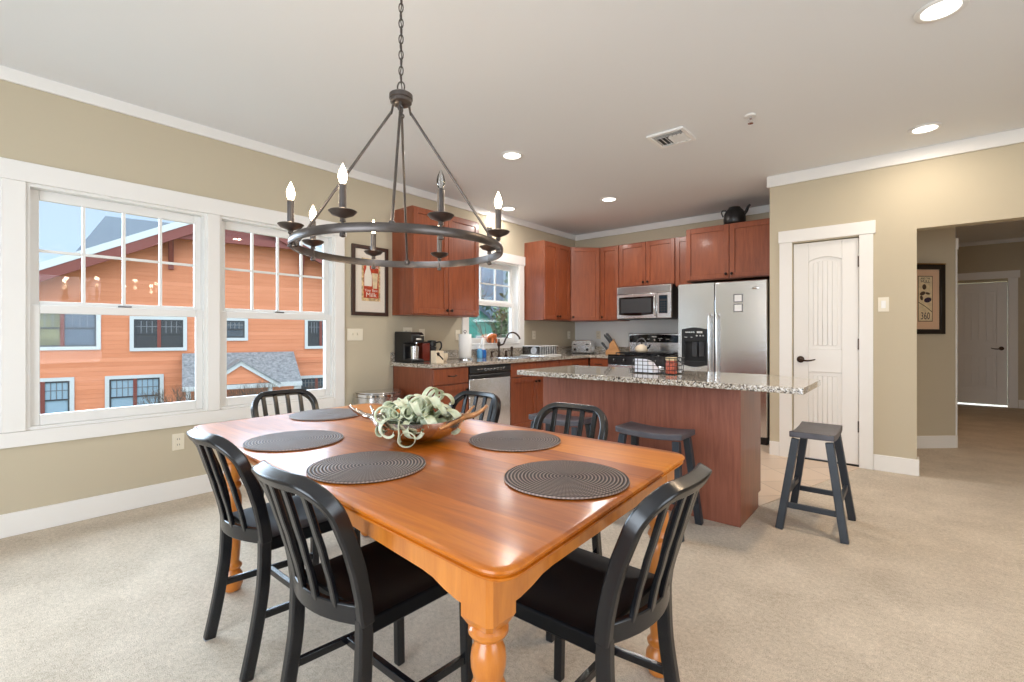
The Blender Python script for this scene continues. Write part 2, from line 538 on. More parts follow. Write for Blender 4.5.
# ------------------------------------------------------------------ mesh builder
class MB:
    def __init__(s):
        s.v = []
        s.f = []

    def add(s, vs, fs):
        k = len(s.v)
        s.v += [tuple(p) for p in vs]
        s.f += [tuple(i + k for i in q) for q in fs]
        return s

    def box(s, x0, x1, y0, y1, z0, z1, mat=None):
        vs = [Vector((x, y, z)) for x in (x0, x1) for y in (y0, y1) for z in (z0, z1)]
        if mat is not None:
            vs = [mat @ p for p in vs]
        return s.add(vs, [(0, 1, 3, 2), (4, 6, 7, 5), (0, 4, 5, 1), (2, 3, 7, 6), (0, 2, 6, 4), (1, 5, 7, 3)])

    def obox(s, o, ux, nx, u0, u1, d0, d1, z0, z1):
        """box on an upright face: o origin, ux along the face, nx out of it"""
        o = Vector((o[0], o[1], 0)); ux = Vector((*ux, 0)); nx = Vector((*nx, 0))
        vs = [o + ux * a + nx * b + Vector((0, 0, z)) for a in (u0, u1) for b in (d0, d1) for z in (z0, z1)]
        return s.add(vs, [(0, 1, 3, 2), (4, 6, 7, 5), (0, 4, 5, 1), (2, 3, 7, 6), (0, 2, 6, 4), (1, 5, 7, 3)])

    def lathe(s, prof, n=24, c=(0, 0, 0), mat=None, caps=True):
        vs = []
        for r, z in prof:
            for i in range(n):
                a = 2 * PI * i / n
                p = Vector((r * math.cos(a), r * math.sin(a), z))
                if mat is not None:
                    p = mat @ p
                vs.append(p + Vector(c))
        fs = []
        for j in range(len(prof) - 1):
            for i in range(n):
                a = j * n + i; b = j * n + (i + 1) % n
                fs.append((a, b, b + n, a + n))
        if caps:
            fs.append(tuple(range(n - 1, -1, -1)))
            k = (len(prof) - 1) * n
            fs.append(tuple(range(k, k + n)))
        return s.add(vs, fs)

    def cyl(s, p0, p1, r0, r1=None, n=14):
        p0 = Vector(p0); p1 = Vector(p1)
        r1 = r0 if r1 is None else r1
        d = p1 - p0
        m = d.to_track_quat('Z', 'Y').to_matrix()
        return s.lathe([(r0, 0), (r1, d.length)], n, p0, m)

    def prism(s, poly, fn, a, b):
        """poly of 2-D points, fn(u, v, t) -> 3-D point, between t = a and b"""
        n = len(poly)
        vs = [fn(u, v, a) for u, v in poly] + [fn(u, v, b) for u, v in poly]
        fs = [tuple(range(n - 1, -1, -1)), tuple(range(n, 2 * n))]
        for i in range(n):
            j = (i + 1) % n
            fs.append((i, j, j + n, i + n))
        return s.add(vs, fs)

    def tube(s, path, r, n=10, closed=False, squash=1.0):
        path = [Vector(p) for p in path]
        m = len(path)
        rs = r if isinstance(r, (list, tuple)) else [r] * m
        vs = []
        up = None
        for i, p in enumerate(path):
            if closed:
                t = path[(i + 1) % m] - path[i - 1]
            else:
                t = path[min(i + 1, m - 1)] - path[max(i - 1, 0)]
            t.normalize()
            if up is None:
                up = Vector((0, 0, 1)) if abs(t.z) < 0.9 else Vector((1, 0, 0))
            x = up.cross(t)
            if x.length < 1e-4:
                x = Vector((1, 0, 0)).cross(t)
            x.normalize()
            y = t.cross(x); y.normalize()
            up = y
            for k in range(n):
                a = 2 * PI * k / n
                vs.append(p + x * (rs[i] * math.cos(a)) + y * (rs[i] * squash * math.sin(a)))
        fs = []
        for i in range(m if closed else m - 1):
            for k in range(n):
                a = i * n + k; b = i * n + (k + 1) % n
                c = ((i + 1) % m) * n + k; d = ((i + 1) % m) * n + (k + 1) % n
                fs.append((a, b, d, c))
        if not closed:
            fs.append(tuple(range(n - 1, -1, -1)))
            k = (m - 1) * n
            fs.append(tuple(range(k, k + n)))
        return s.add(vs, fs)

    def sweep(s, path, sides, w, t):
        """rectangular bar along path; sides = unit vector across for each point"""
        path = [Vector(p) for p in path]
        m = len(path)
        vs = []
        for i, p in enumerate(path):
            tg = (path[min(i + 1, m - 1)] - path[max(i - 1, 0)]).normalized()
            sd = Vector(sides[i] if isinstance(sides, list) else sides)
            sd = (sd - tg * sd.dot(tg)).normalized()
            nn = tg.cross(sd)
            ww = w[i] if isinstance(w, list) else w
            for a, b in ((-1, -1), (1, -1), (1, 1), (-1, 1)):
                vs.append(p + sd * (a * ww / 2) + nn * (b * t / 2))
        fs = []
        for i in range(m - 1):
            for k in range(4):
                a = i * 4 + k; b = i * 4 + (k + 1) % 4
                fs.append((a, b, b + 4, a + 4))
        fs.append((3, 2, 1, 0))
        k = (m - 1) * 4
        fs.append((k, k + 1, k + 2, k + 3))
        return s.add(vs, fs)

    def grid(s, fn, nu, nv, closed=False):
        vs = [fn(i / nu, j / nv) for i in range(nu + 1) for j in range(nv + 1)]
        fs = []
        for i in range(nu):
            for j in range(nv):
                a = i * (nv + 1) + j
                fs.append((a, a + 1, a + nv + 2, a + nv + 1))
        return s.add(vs, fs)

    def build(s, name, mat, parent=None, bevel=0.0, seg=2, smooth=35, solid=0.0, world=True):
        me = bpy.data.meshes.new(name)
        off = Vector((0, 0, 0))
        if parent is not None and world:
            q = parent
            while q is not None:
                off += q.location
                q = q.parent
        me.from_pydata([Vector(p) - off for p in s.v], [], s.f)
        me.validate()
        import bmesh
        bm = bmesh.new()
        bm.from_mesh(me)
        bmesh.ops.recalc_face_normals(bm, faces=bm.faces)
        bm.to_mesh(me)
        bm.free()
        me.materials.append(mat if not isinstance(mat, str) else M[mat])
        o = bpy.data.objects.new(name, me)
        COL.objects.link(o)
        if parent is not None:
            o.parent = parent
        if smooth:
            for p in me.polygons:
                p.use_smooth = True
            me.set_sharp_from_angle(angle=math.radians(smooth))
        if solid:
            m = o.modifiers.new('thickness', 'SOLIDIFY')
            m.thickness = solid
            m.offset = 0
        if bevel:
            m = o.modifiers.new('bevel', 'BEVEL')
            m.width = bevel
            m.segments = seg
            m.limit_method = 'ANGLE'
            m.angle_limit = math.radians(40)
            m.harden_normals = False
        return o


def tag(o, label=None, cat=None, group=None, kind=None):
    if label: o['label'] = label
    if cat: o['category'] = cat
    if group: o['group'] = group
    if kind: o['kind'] = kind
    return o


def thing(name, label, cat, loc=(0, 0, 0), rz=0.0, group=None):
    o = bpy.data.objects.new(name, None)
    COL.objects.link(o)
    o.location = loc
    o.rotation_euler = (0, 0, rz)
    o.empty_display_size = 0.1
    return tag(o, label, cat, group)


def struct(name, mb, mat, parent=None, bevel=0.0, **kw):
    o = mb.build(name, mat, parent, bevel, **kw)
    if parent is None:
        o['kind'] = 'structure'
    return o


def dup(root, loc, rz=None, label=None, group=None):
    r = root.copy()
    COL.objects.link(r)
    r.location = loc
    if rz is not None:
        r.rotation_euler = (0, 0, rz)
    if label: r['label'] = label
    if group: r['group'] = group
    for ch in list(root.children):
        c = ch.copy(); COL.objects.link(c); c.parent = r
        for g in list(ch.children):
            d = g.copy(); COL.objects.link(d); d.parent = c
    return r


def text_mesh(txt, size, to_world, name, mat, parent, align='CENTER', depth=0.0006, sx=1.0):
    """lettering as a thin mesh; to_world(u, v, d) places it"""
    cu = bpy.data.curves.new(name, 'FONT')
    cu.body = txt
    cu.size = size
    cu.align_x = align
    cu.align_y = 'CENTER'
    cu.extrude = depth
    cu.resolution_u = 3
    tmp = bpy.data.objects.new(name + '_curve', cu)
    COL.objects.link(tmp)
    dg = bpy.context.evaluated_depsgraph_get()
    me = bpy.data.meshes.new_from_object(tmp.evaluated_get(dg))
    mb = MB()
    mb.add([to_world(v.co.x * sx, v.co.y, v.co.z) for v in me.vertices], [tuple(p.vertices) for p in me.polygons])
    bpy.data.objects.remove(tmp)
    return mb.build(name, mat, parent, smooth=0)


def spline(pts, n=8):
    """Catmull-Rom through pts"""
    P = [Vector(p) for p in pts]
    out = []
    for i in range(len(P) - 1):
        p0 = P[max(i - 1, 0)]; p1 = P[i]; p2 = P[i + 1]; p3 = P[min(i + 2, len(P) - 1)]
        for k in range(n):
            t = k / n
            out.append(0.5 * ((2 * p1) + (p2 - p0) * t + (2 * p0 - 5 * p1 + 4 * p2 - p3) * t * t + (3 * p1 - p0 - 3 * p2 + p3) * t ** 3))
    out.append(P[-1])
    return out


# ------------------------------------------------------------------ room shell
WL = -4.05      # left wall, room side
WB = 6.37       # kitchen back wall
WP = 5.236      # pantry wall
XN = -1.07      # kitchen nook right side
CH = 2.74
XR = 3.0
YB = -2.8
TW = 0.16


def wall_with_holes(mb, o, ux, nx, u0, u1, z0, z1, holes, thick):
    """wall face at d=0 reaching back to d=-thick, holes = (u0, u1, z0, z1)"""
    us = sorted({u0, u1, *[h[0] for h in holes], *[h[1] for h in holes]})
    for a, b in zip(us, us[1:]):
        hs = sorted([h for h in holes if h[0] <= a + 1e-6 and h[1] >= b - 1e-6], key=lambda h: h[2])
        z = z0
        for h in hs:
            if h[2] > z + 1e-6:
                mb.obox(o, ux, nx, a, b, -thick, 0, z, h[2])
            z = h[3]
        if z < z1 - 1e-6:
            mb.obox(o, ux, nx, a, b, -thick, 0, z, z1)


struct('floor', MB().box(WL - TW, XR + 0.1, YB - 0.1, 11.4, -0.12, 0.0), 'carpet')
mb = MB()
mb.prism([(-0.345, WP), (-0.80, 3.60), (-2.32, 3.14), (-3.43, 2.9), (WL, 2.9), (WL, WB), (XN, WB), (XN, WP)], lambda u, v, t: (u, v, t), 0.0, 0.004)
struct('floor_tile', mb, 'tile')
struct('ceiling', MB().box(WL - TW, XR + 0.1, YB - 0.1, 11.4, CH, CH + 0.12), 'ceiling')

W1 = (0.309, 1.262); W2 = (1.345, 2.288); W0 = (-0.745, 0.208)
WZ = (0.61, 2.09)
KW = (4.005, 4.965); KZ = (1.06, 2.12)
mb = MB()
wall_with_holes(mb, (WL, 0), (0, 1), (1, 0), YB - 0.1, WB, 0, CH,
                [(*W0, *WZ), (*W1, *WZ), (*W2, *WZ), (*KW, *KZ)], TW)
struct('wall_left', mb, 'wall')
mb = MB()
mb.box(WL - TW, XN + 0.11, WB, WB + 0.12, 1.42, CH)
struct('wall_back', mb, 'wall')
struct('wall_backsplash', MB().box(WL - TW, XN + 0.11, WB, WB + 0.12, 0, 1.42), 'wall_pale')  # lower back wall set paler and greyer than the beige above
mb = MB()
wall_with_holes(mb, (0, WP), (1, 0), (0, -1), XN, XR, 0, CH, [(-0.872, -0.352, 0, 2.06), (0.037, 1.75, 0, 2.072)], 0.13)
mb.box(XN, XN + 0.11, WP + 0.13, WB, 0, CH)
mb.box(-0.52, -0.41, WP + 0.13, 6.12, 0, CH)
struct('wall_pantry', mb, 'wall')
# hall beyond the opening
mb = MB()
d45 = Vector((0.726, 0.688)).normalized(); n45 = Vector((d45.y, -d45.x))
mb.obox((0.034 - 0.62 * d45.x, 6.495 - 0.62 * d45.y), d45, n45, 0, 1.058, -0.12, 0, 0, CH)
struct('wall_hall_corner', mb, 'wall')
mb = MB()
mb.box(0.24, 0.357, 6.80, 11.12, 0, CH)
struct('wall_hall_left', mb, 'wall')
mb = MB()
wall_with_holes(mb, (0, 11.117), (1, 0), (0, -1), 0.24, XR, 0, CH, [(0.44, 1.208, 0, 2.06)], 0.12)
struct('wall_hall_back', mb, 'wall')
struct('wall_hall_right', MB().box(2.2, 2.3, WP + 0.13, 11.2, 0, CH), 'wall')
mb = MB()
wall_with_holes(mb, (XR, 0), (0, 1), (-1, 0), YB - 0.1, WP, 0, CH, [(-0.6, 1.8, 0.7, 2.2)], 0.1)
struct('wall_right', mb, 'wall')
mb = MB()
wall_with_holes(mb, (0, YB), (1, 0), (0, 1), WL - TW, XR, 0, CH, [(-2.0, 0.8, 0.0, 2.15)], 0.1)
struct('wall_rear', mb, 'wall')
struct('window_4', MB().box(XR + 0.03, XR + 0.06, -0.6, 0.58, 0.7, 2.2).box(XR + 0.03, XR + 0.06, 0.62, 1.8, 0.7, 2.2), 'sash')  # unseen window panels added to go with the side fill lamp
struct('door_3', MB().box(-2.0, -0.62, YB - 0.06, YB - 0.03, 0.0, 2.15).box(-0.58, 0.8, YB - 0.06, YB - 0.03, 0.0, 2.15), 'sash')  # unseen door panels added behind the rear fill lamp

# crown, baseboards
CRW = 0.095
struct('trim_1', MB().box(WL, WL + 0.022, YB, WB, CH - 0.078, CH), 'trim', bevel=0.004)
struct('trim_2', MB().box(WL + 0.022, XN, WB - 0.022, WB, CH - 0.085, CH), 'trim', bevel=0.004)
mb = MB()
mb.box(XN - 0.022, XR, WP - 0.022, WP, CH - CRW - 0.012, CH)
mb.box(XN - 0.022, XN, WP, WB - 0.022, CH - CRW - 0.012, CH)
struct('trim_3', mb, 'trim', bevel=0.004)
struct('baseboard_left', MB().box(WL, WL + 0.016, YB, 2.92, 0, 0.137), 'trim', bevel=0.004)
mb = MB()
mb.box(-0.253, 0.037 + 0.016, WP - 0.016, WP, 0, 0.137)
mb.box(0.037, 0.037 + 0.016, WP, WP + 0.13, 0, 0.137)
struct('baseboard_right', mb, 'trim', bevel=0.004)
struct('baseboard_pantry', MB().box(XN + 0.0, -0.982, WP - 0.016, WP, 0, 0.137), 'trim', bevel=0.004)
mb = MB()
mb.obox((0.034 - 0.62 * d45.x, 6.495 - 0.62 * d45.y), d45, n45, 0, 1.075, 0, 0.016, 0, 0.13)
struct('baseboard_hall', mb, 'trim', bevel=0.004)
struct('baseboard_hall_back', MB().box(1.325, 2.2, 11.101, 11.117, 0, 0.137), 'trim', bevel=0.004)
struct('trim_4', MB().box(0.36, 2.2, 11.09, 11.117, CH - 0.06, CH), 'trim', bevel=0.003)

# ------------------------------------------------------------------ windows
def double_hung(idx, o, ux, nx, u0, u1, z0, z1, zm, cols_up, rows_up, latch=True, depth=0.075):
    """a sash window in a hole of an upright wall; d negative goes outdoors"""
    w = u1 - u0
    fr = MB()
    J = 0.018
    fr.obox(o, ux, nx, u0, u0 + J, -TW, 0.004, z0, z1)
    fr.obox(o, ux, nx, u1 - J, u1, -TW, 0.004, z0, z1)
    fr.obox(o, ux, nx, u0 + J, u1 - J, -TW, 0.004, z1 - J, z1)
    fr.obox(o, ux, nx, u0 + J, u1 - J, -TW, 0.004, z0, z0 + J)
    root = struct('window_%d' % idx, fr, 'sash')
    a0, a1 = u0 + J, u1 - J
    b0, b1 = z0 + J, z1 - J
    F = 0.045
    # lower sash, nearer the room
    dl0, dl1 = -depth + 0.02, -depth + 0.05
    lo = MB()
    lo.obox(o, ux, nx, a0, a0 + F, dl0, dl1, b0, zm + 0.03)
    lo.obox(o, ux, nx, a1 - F, a1, dl0, dl1, b0, zm + 0.03)
    lo.obox(o, ux, nx, a0 + F, a1 - F, dl0, dl1, b0, b0 + 0.065)
    lo.obox(o, ux, nx, a0 + F, a1 - F, dl0, dl1, zm - 0.022, zm + 0.03)
    ls = lo.build('lower_sash', 'sash', root, bevel=0.004)
    MB().obox(o, ux, nx, a0 + F, a1 - F, dl0 + 0.010, dl0 + 0.016, b0 + 0.06, zm - 0.02).build('pane', 'pane', ls)
    # upper sash, behind it
    du0, du1 = -depth - 0.016, -depth + 0.014
    up = MB()
    up.obox(o, ux, nx, a0, a0 + F, du0, du1, zm - 0.01, b1)
    up.obox(o, ux, nx, a1 - F, a1, du0, du1, zm - 0.01, b1)
    up.obox(o, ux, nx, a0 + F, a1 - F, du0, du1, b1 - 0.06, b1)
    up.obox(o, ux, nx, a0 + F, a1 - F, du0, du1, zm - 0.01, zm + 0.055)
    us = up.build('upper_sash', 'sash', root, bevel=0.004)
    g0, g1 = a0 + F, a1 - F
    h0, h1 = zm + 0.055, b1 - 0.06
    MB().obox(o, ux, nx, g0, g1, du0 + 0.010, du0 + 0.016, h0, h1).build('pane', 'pane', us)
    mu = MB()
    for k in range(1, cols_up):
        c = g0 + (g1 - g0) * k / cols_up
        mu.obox(o, ux, nx, c - 0.0085, c + 0.0085, du0 + 0.004, du0 + 0.024, h0, h1)
    for k in range(1, rows_up):
        c = h0 + (h1 - h0) * k / rows_up
        mu.obox(o, ux, nx, g0, g1, du0 + 0.0045, du0 + 0.0235, c - 0.0085, c + 0.0085)
    mu.build('glazing_bars', 'sash', us)
    if latch:
        c = (a0 + a1) / 2
        MB().obox(o, ux, nx, c - 0.035, c + 0.035, dl0 + 0.002, dl1 - 0.002, zm + 0.03, zm + 0.042).build('latch', 'steel_dark', ls, bevel=0.003)
    return root


OL = (WL, 0)
for i, w in ((0, W0), (1, W1), (2, W2)):
    double_hung(i + 1 if i else 5, OL, (0, 1), (1, 0), w[0], w[1], WZ[0], WZ[1], 1.335, 4, 2)
double_hung(3, OL, (0, 1), (1, 0), KW[0], KW[1], KZ[0], KZ[1], 1.575, 3, 2, latch=False, depth=0.12)

mb = MB()
mb.box(WL, WL + 0.022, W2[1], W2[1] + 0.097, 0.52, 2.09)
struct('trim_5', mb, 'trim', bevel=0.003)
struct('trim_6', MB().box(WL, WL + 0.022, W1[1], W2[0], 0.61, 2.09), 'trim', bevel=0.003)
struct('trim_7', MB().box(WL, WL + 0.022, W0[1], W1[0], 0.61, 2.09), 'trim', bevel=0.003)
struct('trim_8', MB().box(WL, WL + 0.028, W0[0] - 0.12, 2.402, 2.09, 2.208), 'trim', bevel=0.004)
struct('trim_9', MB().box(WL, WL + 0.022, W0[0] - 0.1, 2.288, 0.52, 0.608), 'trim', bevel=0.003)
struct('trim_10', MB().box(WL, WL + 0.022, W0[0] - 0.1, W0[0], 0.608, 2.09), 'trim', bevel=0.003)
# kitchen window casing
mb = MB()
mb.box(WL, WL + 0.02, KW[0] - 0.10, KW[0], 1.01, 2.12)
mb.box(WL, WL + 0.02, KW[1], KW[1] + 0.10, 1.01, 2.12)
mb.box(WL, WL + 0.026, KW[0] - 0.115, KW[1] + 0.115, 2.12, 2.24)
mb.box(WL, WL + 0.02, KW[0], KW[1], 1.01, 1.06)
struct('trim_11', mb, 'trim', bevel=0.003)
struct('trim_12', MB().box(WL - 0.155, WL + 0.03, KW[0], KW[1], 1.062, 1.078), 'trim', bevel=0.003)


# ------------------------------------------------------------------ panelled doors
def panel_door(idx, o, ux, nx, u0, u1, z0, z1, handle_u, handle_dir, hinge_u, d0=-0.05):
    """two-panel door, arched top panel of v-grooved boards"""
    w = u1 - u0
    T = 0.035
    d1 = d0 + T
    st = 0.125
    O = Vector((o[0], o[1], 0)); U = Vector((*ux, 0)); N = Vector((*nx, 0))
    fn = lambda u, v, t: O + U * u + N * t + Vector((0, 0, v))
    mb = MB()
    pb0, pb1 = z0 + 0.26, z0 + 0.815
    pt0, pt1 = z0 + 1.03, z0 + 1.855
    arch = 0.036
    mb.obox(o, ux, nx, u0, u0 + st, d0, d1, z0, z1)
    mb.obox(o, ux, nx, u1 - st, u1, d0, d1, z0, z1)
    mb.obox(o, ux, nx, u0 + st, u1 - st, d0, d1, z0, pb0)
    mb.obox(o, ux, nx, u0 + st, u1 - st, d0, d1, pb1, pt0)
    a0, a1 = u0 + st, u1 - st
    arc = [(a0 + (a1 - a0) * k / 12, pt1 + arch * math.sin(PI * k / 12) - 0.0) for k in range(13)]
    mb.prism(arc + [(a1, z1), (a0, z1)], fn, d0, d1)
    leaf = struct('door_%d' % idx, mb, 'trim', bevel=0.004)
    # sunk fields with a raised, grooved centre
    for (p0, p1, a) in ((pb0, pb1, 0.0), (pt0, pt1, arch)):
        f = MB()
        f.obox(o, ux, nx, a0, a1, d0 + 0.006, d1 - 0.016, p0, p1 + a)
        n = 5
        m = 0.035
        g0, g1 = a0 + m, a1 - m
        for k in range(n):
            b0 = g0 + (g1 - g0) * k / n + 0.001
            b1 = g0 + (g1 - g0) * (k + 1) / n - 0.001
            h = lambda u: p1 - m + a * math.sin(PI * (u - a0) / (a1 - a0))
            q = [(b0, p0 + m), (b1, p0 + m)] + [(b1 + (b0 - b1) * j / 4, h(b1 + (b0 - b1) * j / 4)) for j in range(5)]
            f.prism(q, fn, d1 - 0.016, d1 - 0.009)
        f.build('door_panel', 'trim', leaf, bevel=0.003, seg=1)
    hz = z0 + 0.93
    h = MB()
    c = fn(handle_u, hz, d1)
    rot = N.to_track_quat('Z', 'Y').to_matrix()
    h.lathe([(0.030, 0), (0.032, 0.004), (0.026, 0.012), (0.011, 0.014), (0.011, 0.045)], 20, c, rot)
    p = [fn(handle_u + handle_dir * 0.125 * t, hz - 0.012 * math.sin(PI * t) + 0.004 * t, d1 + 0.042 + 0.006 * math.sin(PI * t)) for t in [k / 8 for k in range(9)]]
    h.tube(p, [0.011 - 0.0055 * k / 8 for k in range(9)], 10)
    h.build('door_handle', 'bronze', leaf)
    for hz_ in (z0 + 0.34, z0 + 1.08, z0 + 1.82):
        MB().obox(o, ux, nx, hinge_u - 0.007, hinge_u + 0.007, d1 - 0.004, d1 + 0.008, hz_ - 0.05, hz_ + 0.05).build('hinge', 'bronze', leaf, bevel=0.003)
    return leaf


panel_door(1, (0, WP), (1, 0), (0, -1), -0.868, -0.358, 0.018, 2.052, -0.808, 1, -0.3585)
panel_door(2, (0, 11.117), (1, 0), (0, -1), 0.446, 1.204, 0.03, 2.052, 1.135, -1, 0.446)
struct('trim_20', MB().box(-0.872, -0.352, WP + 0.02, WP + 0.125, 0, 0.012), 'black')
mb = MB()
mb.box(-0.982, -0.876, WP - 0.02, WP, 0, 2.07)
struct('trim_13', mb, 'trim', bevel=0.003)
struct('trim_14', MB().box(-0.354, -0.253, WP - 0.02, WP, 0, 2.07), 'trim', bevel=0.003)
struct('trim_15', MB().box(-0.99, -0.237, WP - 0.026, WP, 2.07, 2.184), 'trim', bevel=0.003)
mb = MB()
mb.box(1.208, 1.32, 11.097, 11.117, 0, 2.105)
mb.box(0.36, 0.44, 11.097, 11.117, 0, 2.105)
mb.box(0.36, 1.343, 11.09, 11.117, 2.105, 2.225)
struct('trim_16', mb, 'trim', bevel=0.003)
# door casing on the hall's left wall, seen edge on
mb = MB()
mb.box(0.357, 0.377, 6.90, 7.0, 0, 2.09)
mb.box(0.357, 0.384, 6.88, 7.95, 2.09, 2.205)
mb.box(0.357, 0.377, 7.85, 7.95, 0, 2.09)
struct('trim_17', mb, 'trim', bevel=0.003)

# ------------------------------------------------------------------ dining table
TZ = 0.76
TQ = [(-0.542, 0.618), (-0.600, 1.695), (-2.575, 1.715), (-2.565, 0.73)]


def round_poly(q, r, inset=0.0, n=6):
    """rounded, inset quad (counter-clockwise)"""
    m = len(q)
    c = Vector((sum(p[0] for p in q) / m, sum(p[1] for p in q) / m))
    out = []
    for i in range(m):
        p = Vector(q[i]); a = Vector(q[i - 1]); b = Vector(q[(i + 1) % m])
        ea = (a - p).normalized(); eb = (b - p).normalized()
        p = p + (ea + eb) * inset
        rr = max(r - inset, 0.01)
        s = p + ea * rr; e = p + eb * rr
        for k in range(n + 1):
            t = k / n
            out.append(((1 - t) ** 2) * s + 2 * t * (1 - t) * p + t * t * e)
    return out


table = thing('dining_table', 'long orange pine dining table with turned legs and rounded corners', 'table', (-1.55, 1.19, 0))
mb = MB()
layers = [(0.014, 0.7600), (0.006, 0.7592), (0.001, 0.7560), (0.0, 0.7515), (0.003, 0.7475), (0.008, 0.7455), (0.008, 0.7430), (0.004, 0.7410), (0.005, 0.7360), (0.014, 0.7320)]
rings = [[(p.x, p.y, z) for p in round_poly(TQ, 0.075, ins)] for ins, z in layers]
n = len(rings[0])
vs = [p for r in rings for p in r]
fs = [tuple(range(n))]
for j in range(len(rings) - 1):
    for i in range(n):
        a = j * n + i; b = j * n + (i + 1) % n
        fs.append((a, b, b + n, a + n))
fs.append(tuple(range((len(rings) - 1) * n, len(rings) * n)))
top = MB().add(vs, fs).build('tabletop', 'table_top', table, smooth=30)
LEGS = [(-0.638, 0.688), (-0.675, 1.60), (-2.465, 1.605), (-2.405, 0.855)]
LW = 0.043


def leg_profile():
    return [(0.024, 0.0), (0.033, 0.006), (0.042, 0.03), (0.0445, 0.055), (0.041, 0.08), (0.031, 0.098), (0.028, 0.104), (0.038, 0.112), (0.039, 0.122), (0.030, 0.132),
            (0.027, 0.142), (0.030, 0.17), (0.034, 0.24), (0.037, 0.32), (0.0385, 0.40), (0.037, 0.45), (0.030, 0.478), (0.026, 0.486), (0.033, 0.494), (0.037, 0.506), (0.033, 0.518),
            (0.027, 0.526), (0.030, 0.534), (0.0345, 0.552), (0.0355, 0.570), (0.0335, 0.588), (0.027, 0.604), (0.025, 0.610), (0.034, 0.616), (0.040, 0.625), (0.040, 0.634), (0.034, 0.642)]


for x, y in LEGS:
    mb = MB()
    mb.lathe([(r, z * 0.616 / 0.642) for r, z in leg_profile()], 28, (x, y, 0))
    ch = 0.010
    oc = lambda w, c: [(w, -w + c), (w, w - c), (w - c, w), (-w + c, w), (-w, w - c), (-w, -w + c), (-w + c, -w), (w - c, -w)]
    r0 = [(x + a, y + b, 0.6155) for a, b in oc(LW * 0.76, ch)]
    r1 = [(x + a, y + b, 0.634) for a, b in oc(LW, ch)]
    r2 = [(x + a, y + b, 0.7318) for a, b in oc(LW, ch)]
    k = 8
    mb.add(r0 + r1 + r2, [tuple(range(k))] + [(j * k + i, j * k + (i + 1) % k, (j + 1) * k + (i + 1) % k, (j + 1) * k + i) for j in range(2) for i in range(k)] + [tuple(range(2 * k, 3 * k))])
    mb.build('leg', 'table_wood', table, smooth=28)
for i in range(4):
    a = Vector(LEGS[i]); b = Vector(LEGS[(i + 1) % 4])
    d = (b - a).normalized(); nn = Vector((d.y, -d.x))
    L = (b - a).length - 2 * LW + 0.036
    p = a + d * (LW - 0.018) + nn * 0.016
    prof = [(0, 0.652), (0.03, 0.652), (0.07, 0.658), (0.11, 0.668), (0.15, 0.671), (L - 0.15, 0.671), (L - 0.11, 0.668), (L - 0.07, 0.658), (L - 0.03, 0.652), (L, 0.652), (L, 0.7318), (0, 0.7318)]
    mb = MB()
    mb.prism(prof, lambda u, v, t: (p.x + d.x * u + nn.x * t, p.y + d.y * u + nn.y * t, v), 0.0, 0.022)
    mb.build('apron', 'table_wood', table)


# ------------------------------------------------------------------ dining chairs
def back_y(z):
    pts = [(0.0, -0.255), (0.15, -0.222), (0.30, -0.200), (0.45, -0.192), (0.55, -0.204), (0.65, -0.232), (0.75, -0.272), (0.84, -0.316)]
    for (z0, y0), (z1, y1) in zip(pts, pts[1:]):
        if z <= z1:
            t = (z - z0) / (z1 - z0)
            return y0 + (y1 - y0) * t
    return pts[-1][1]


CHH = 0.838


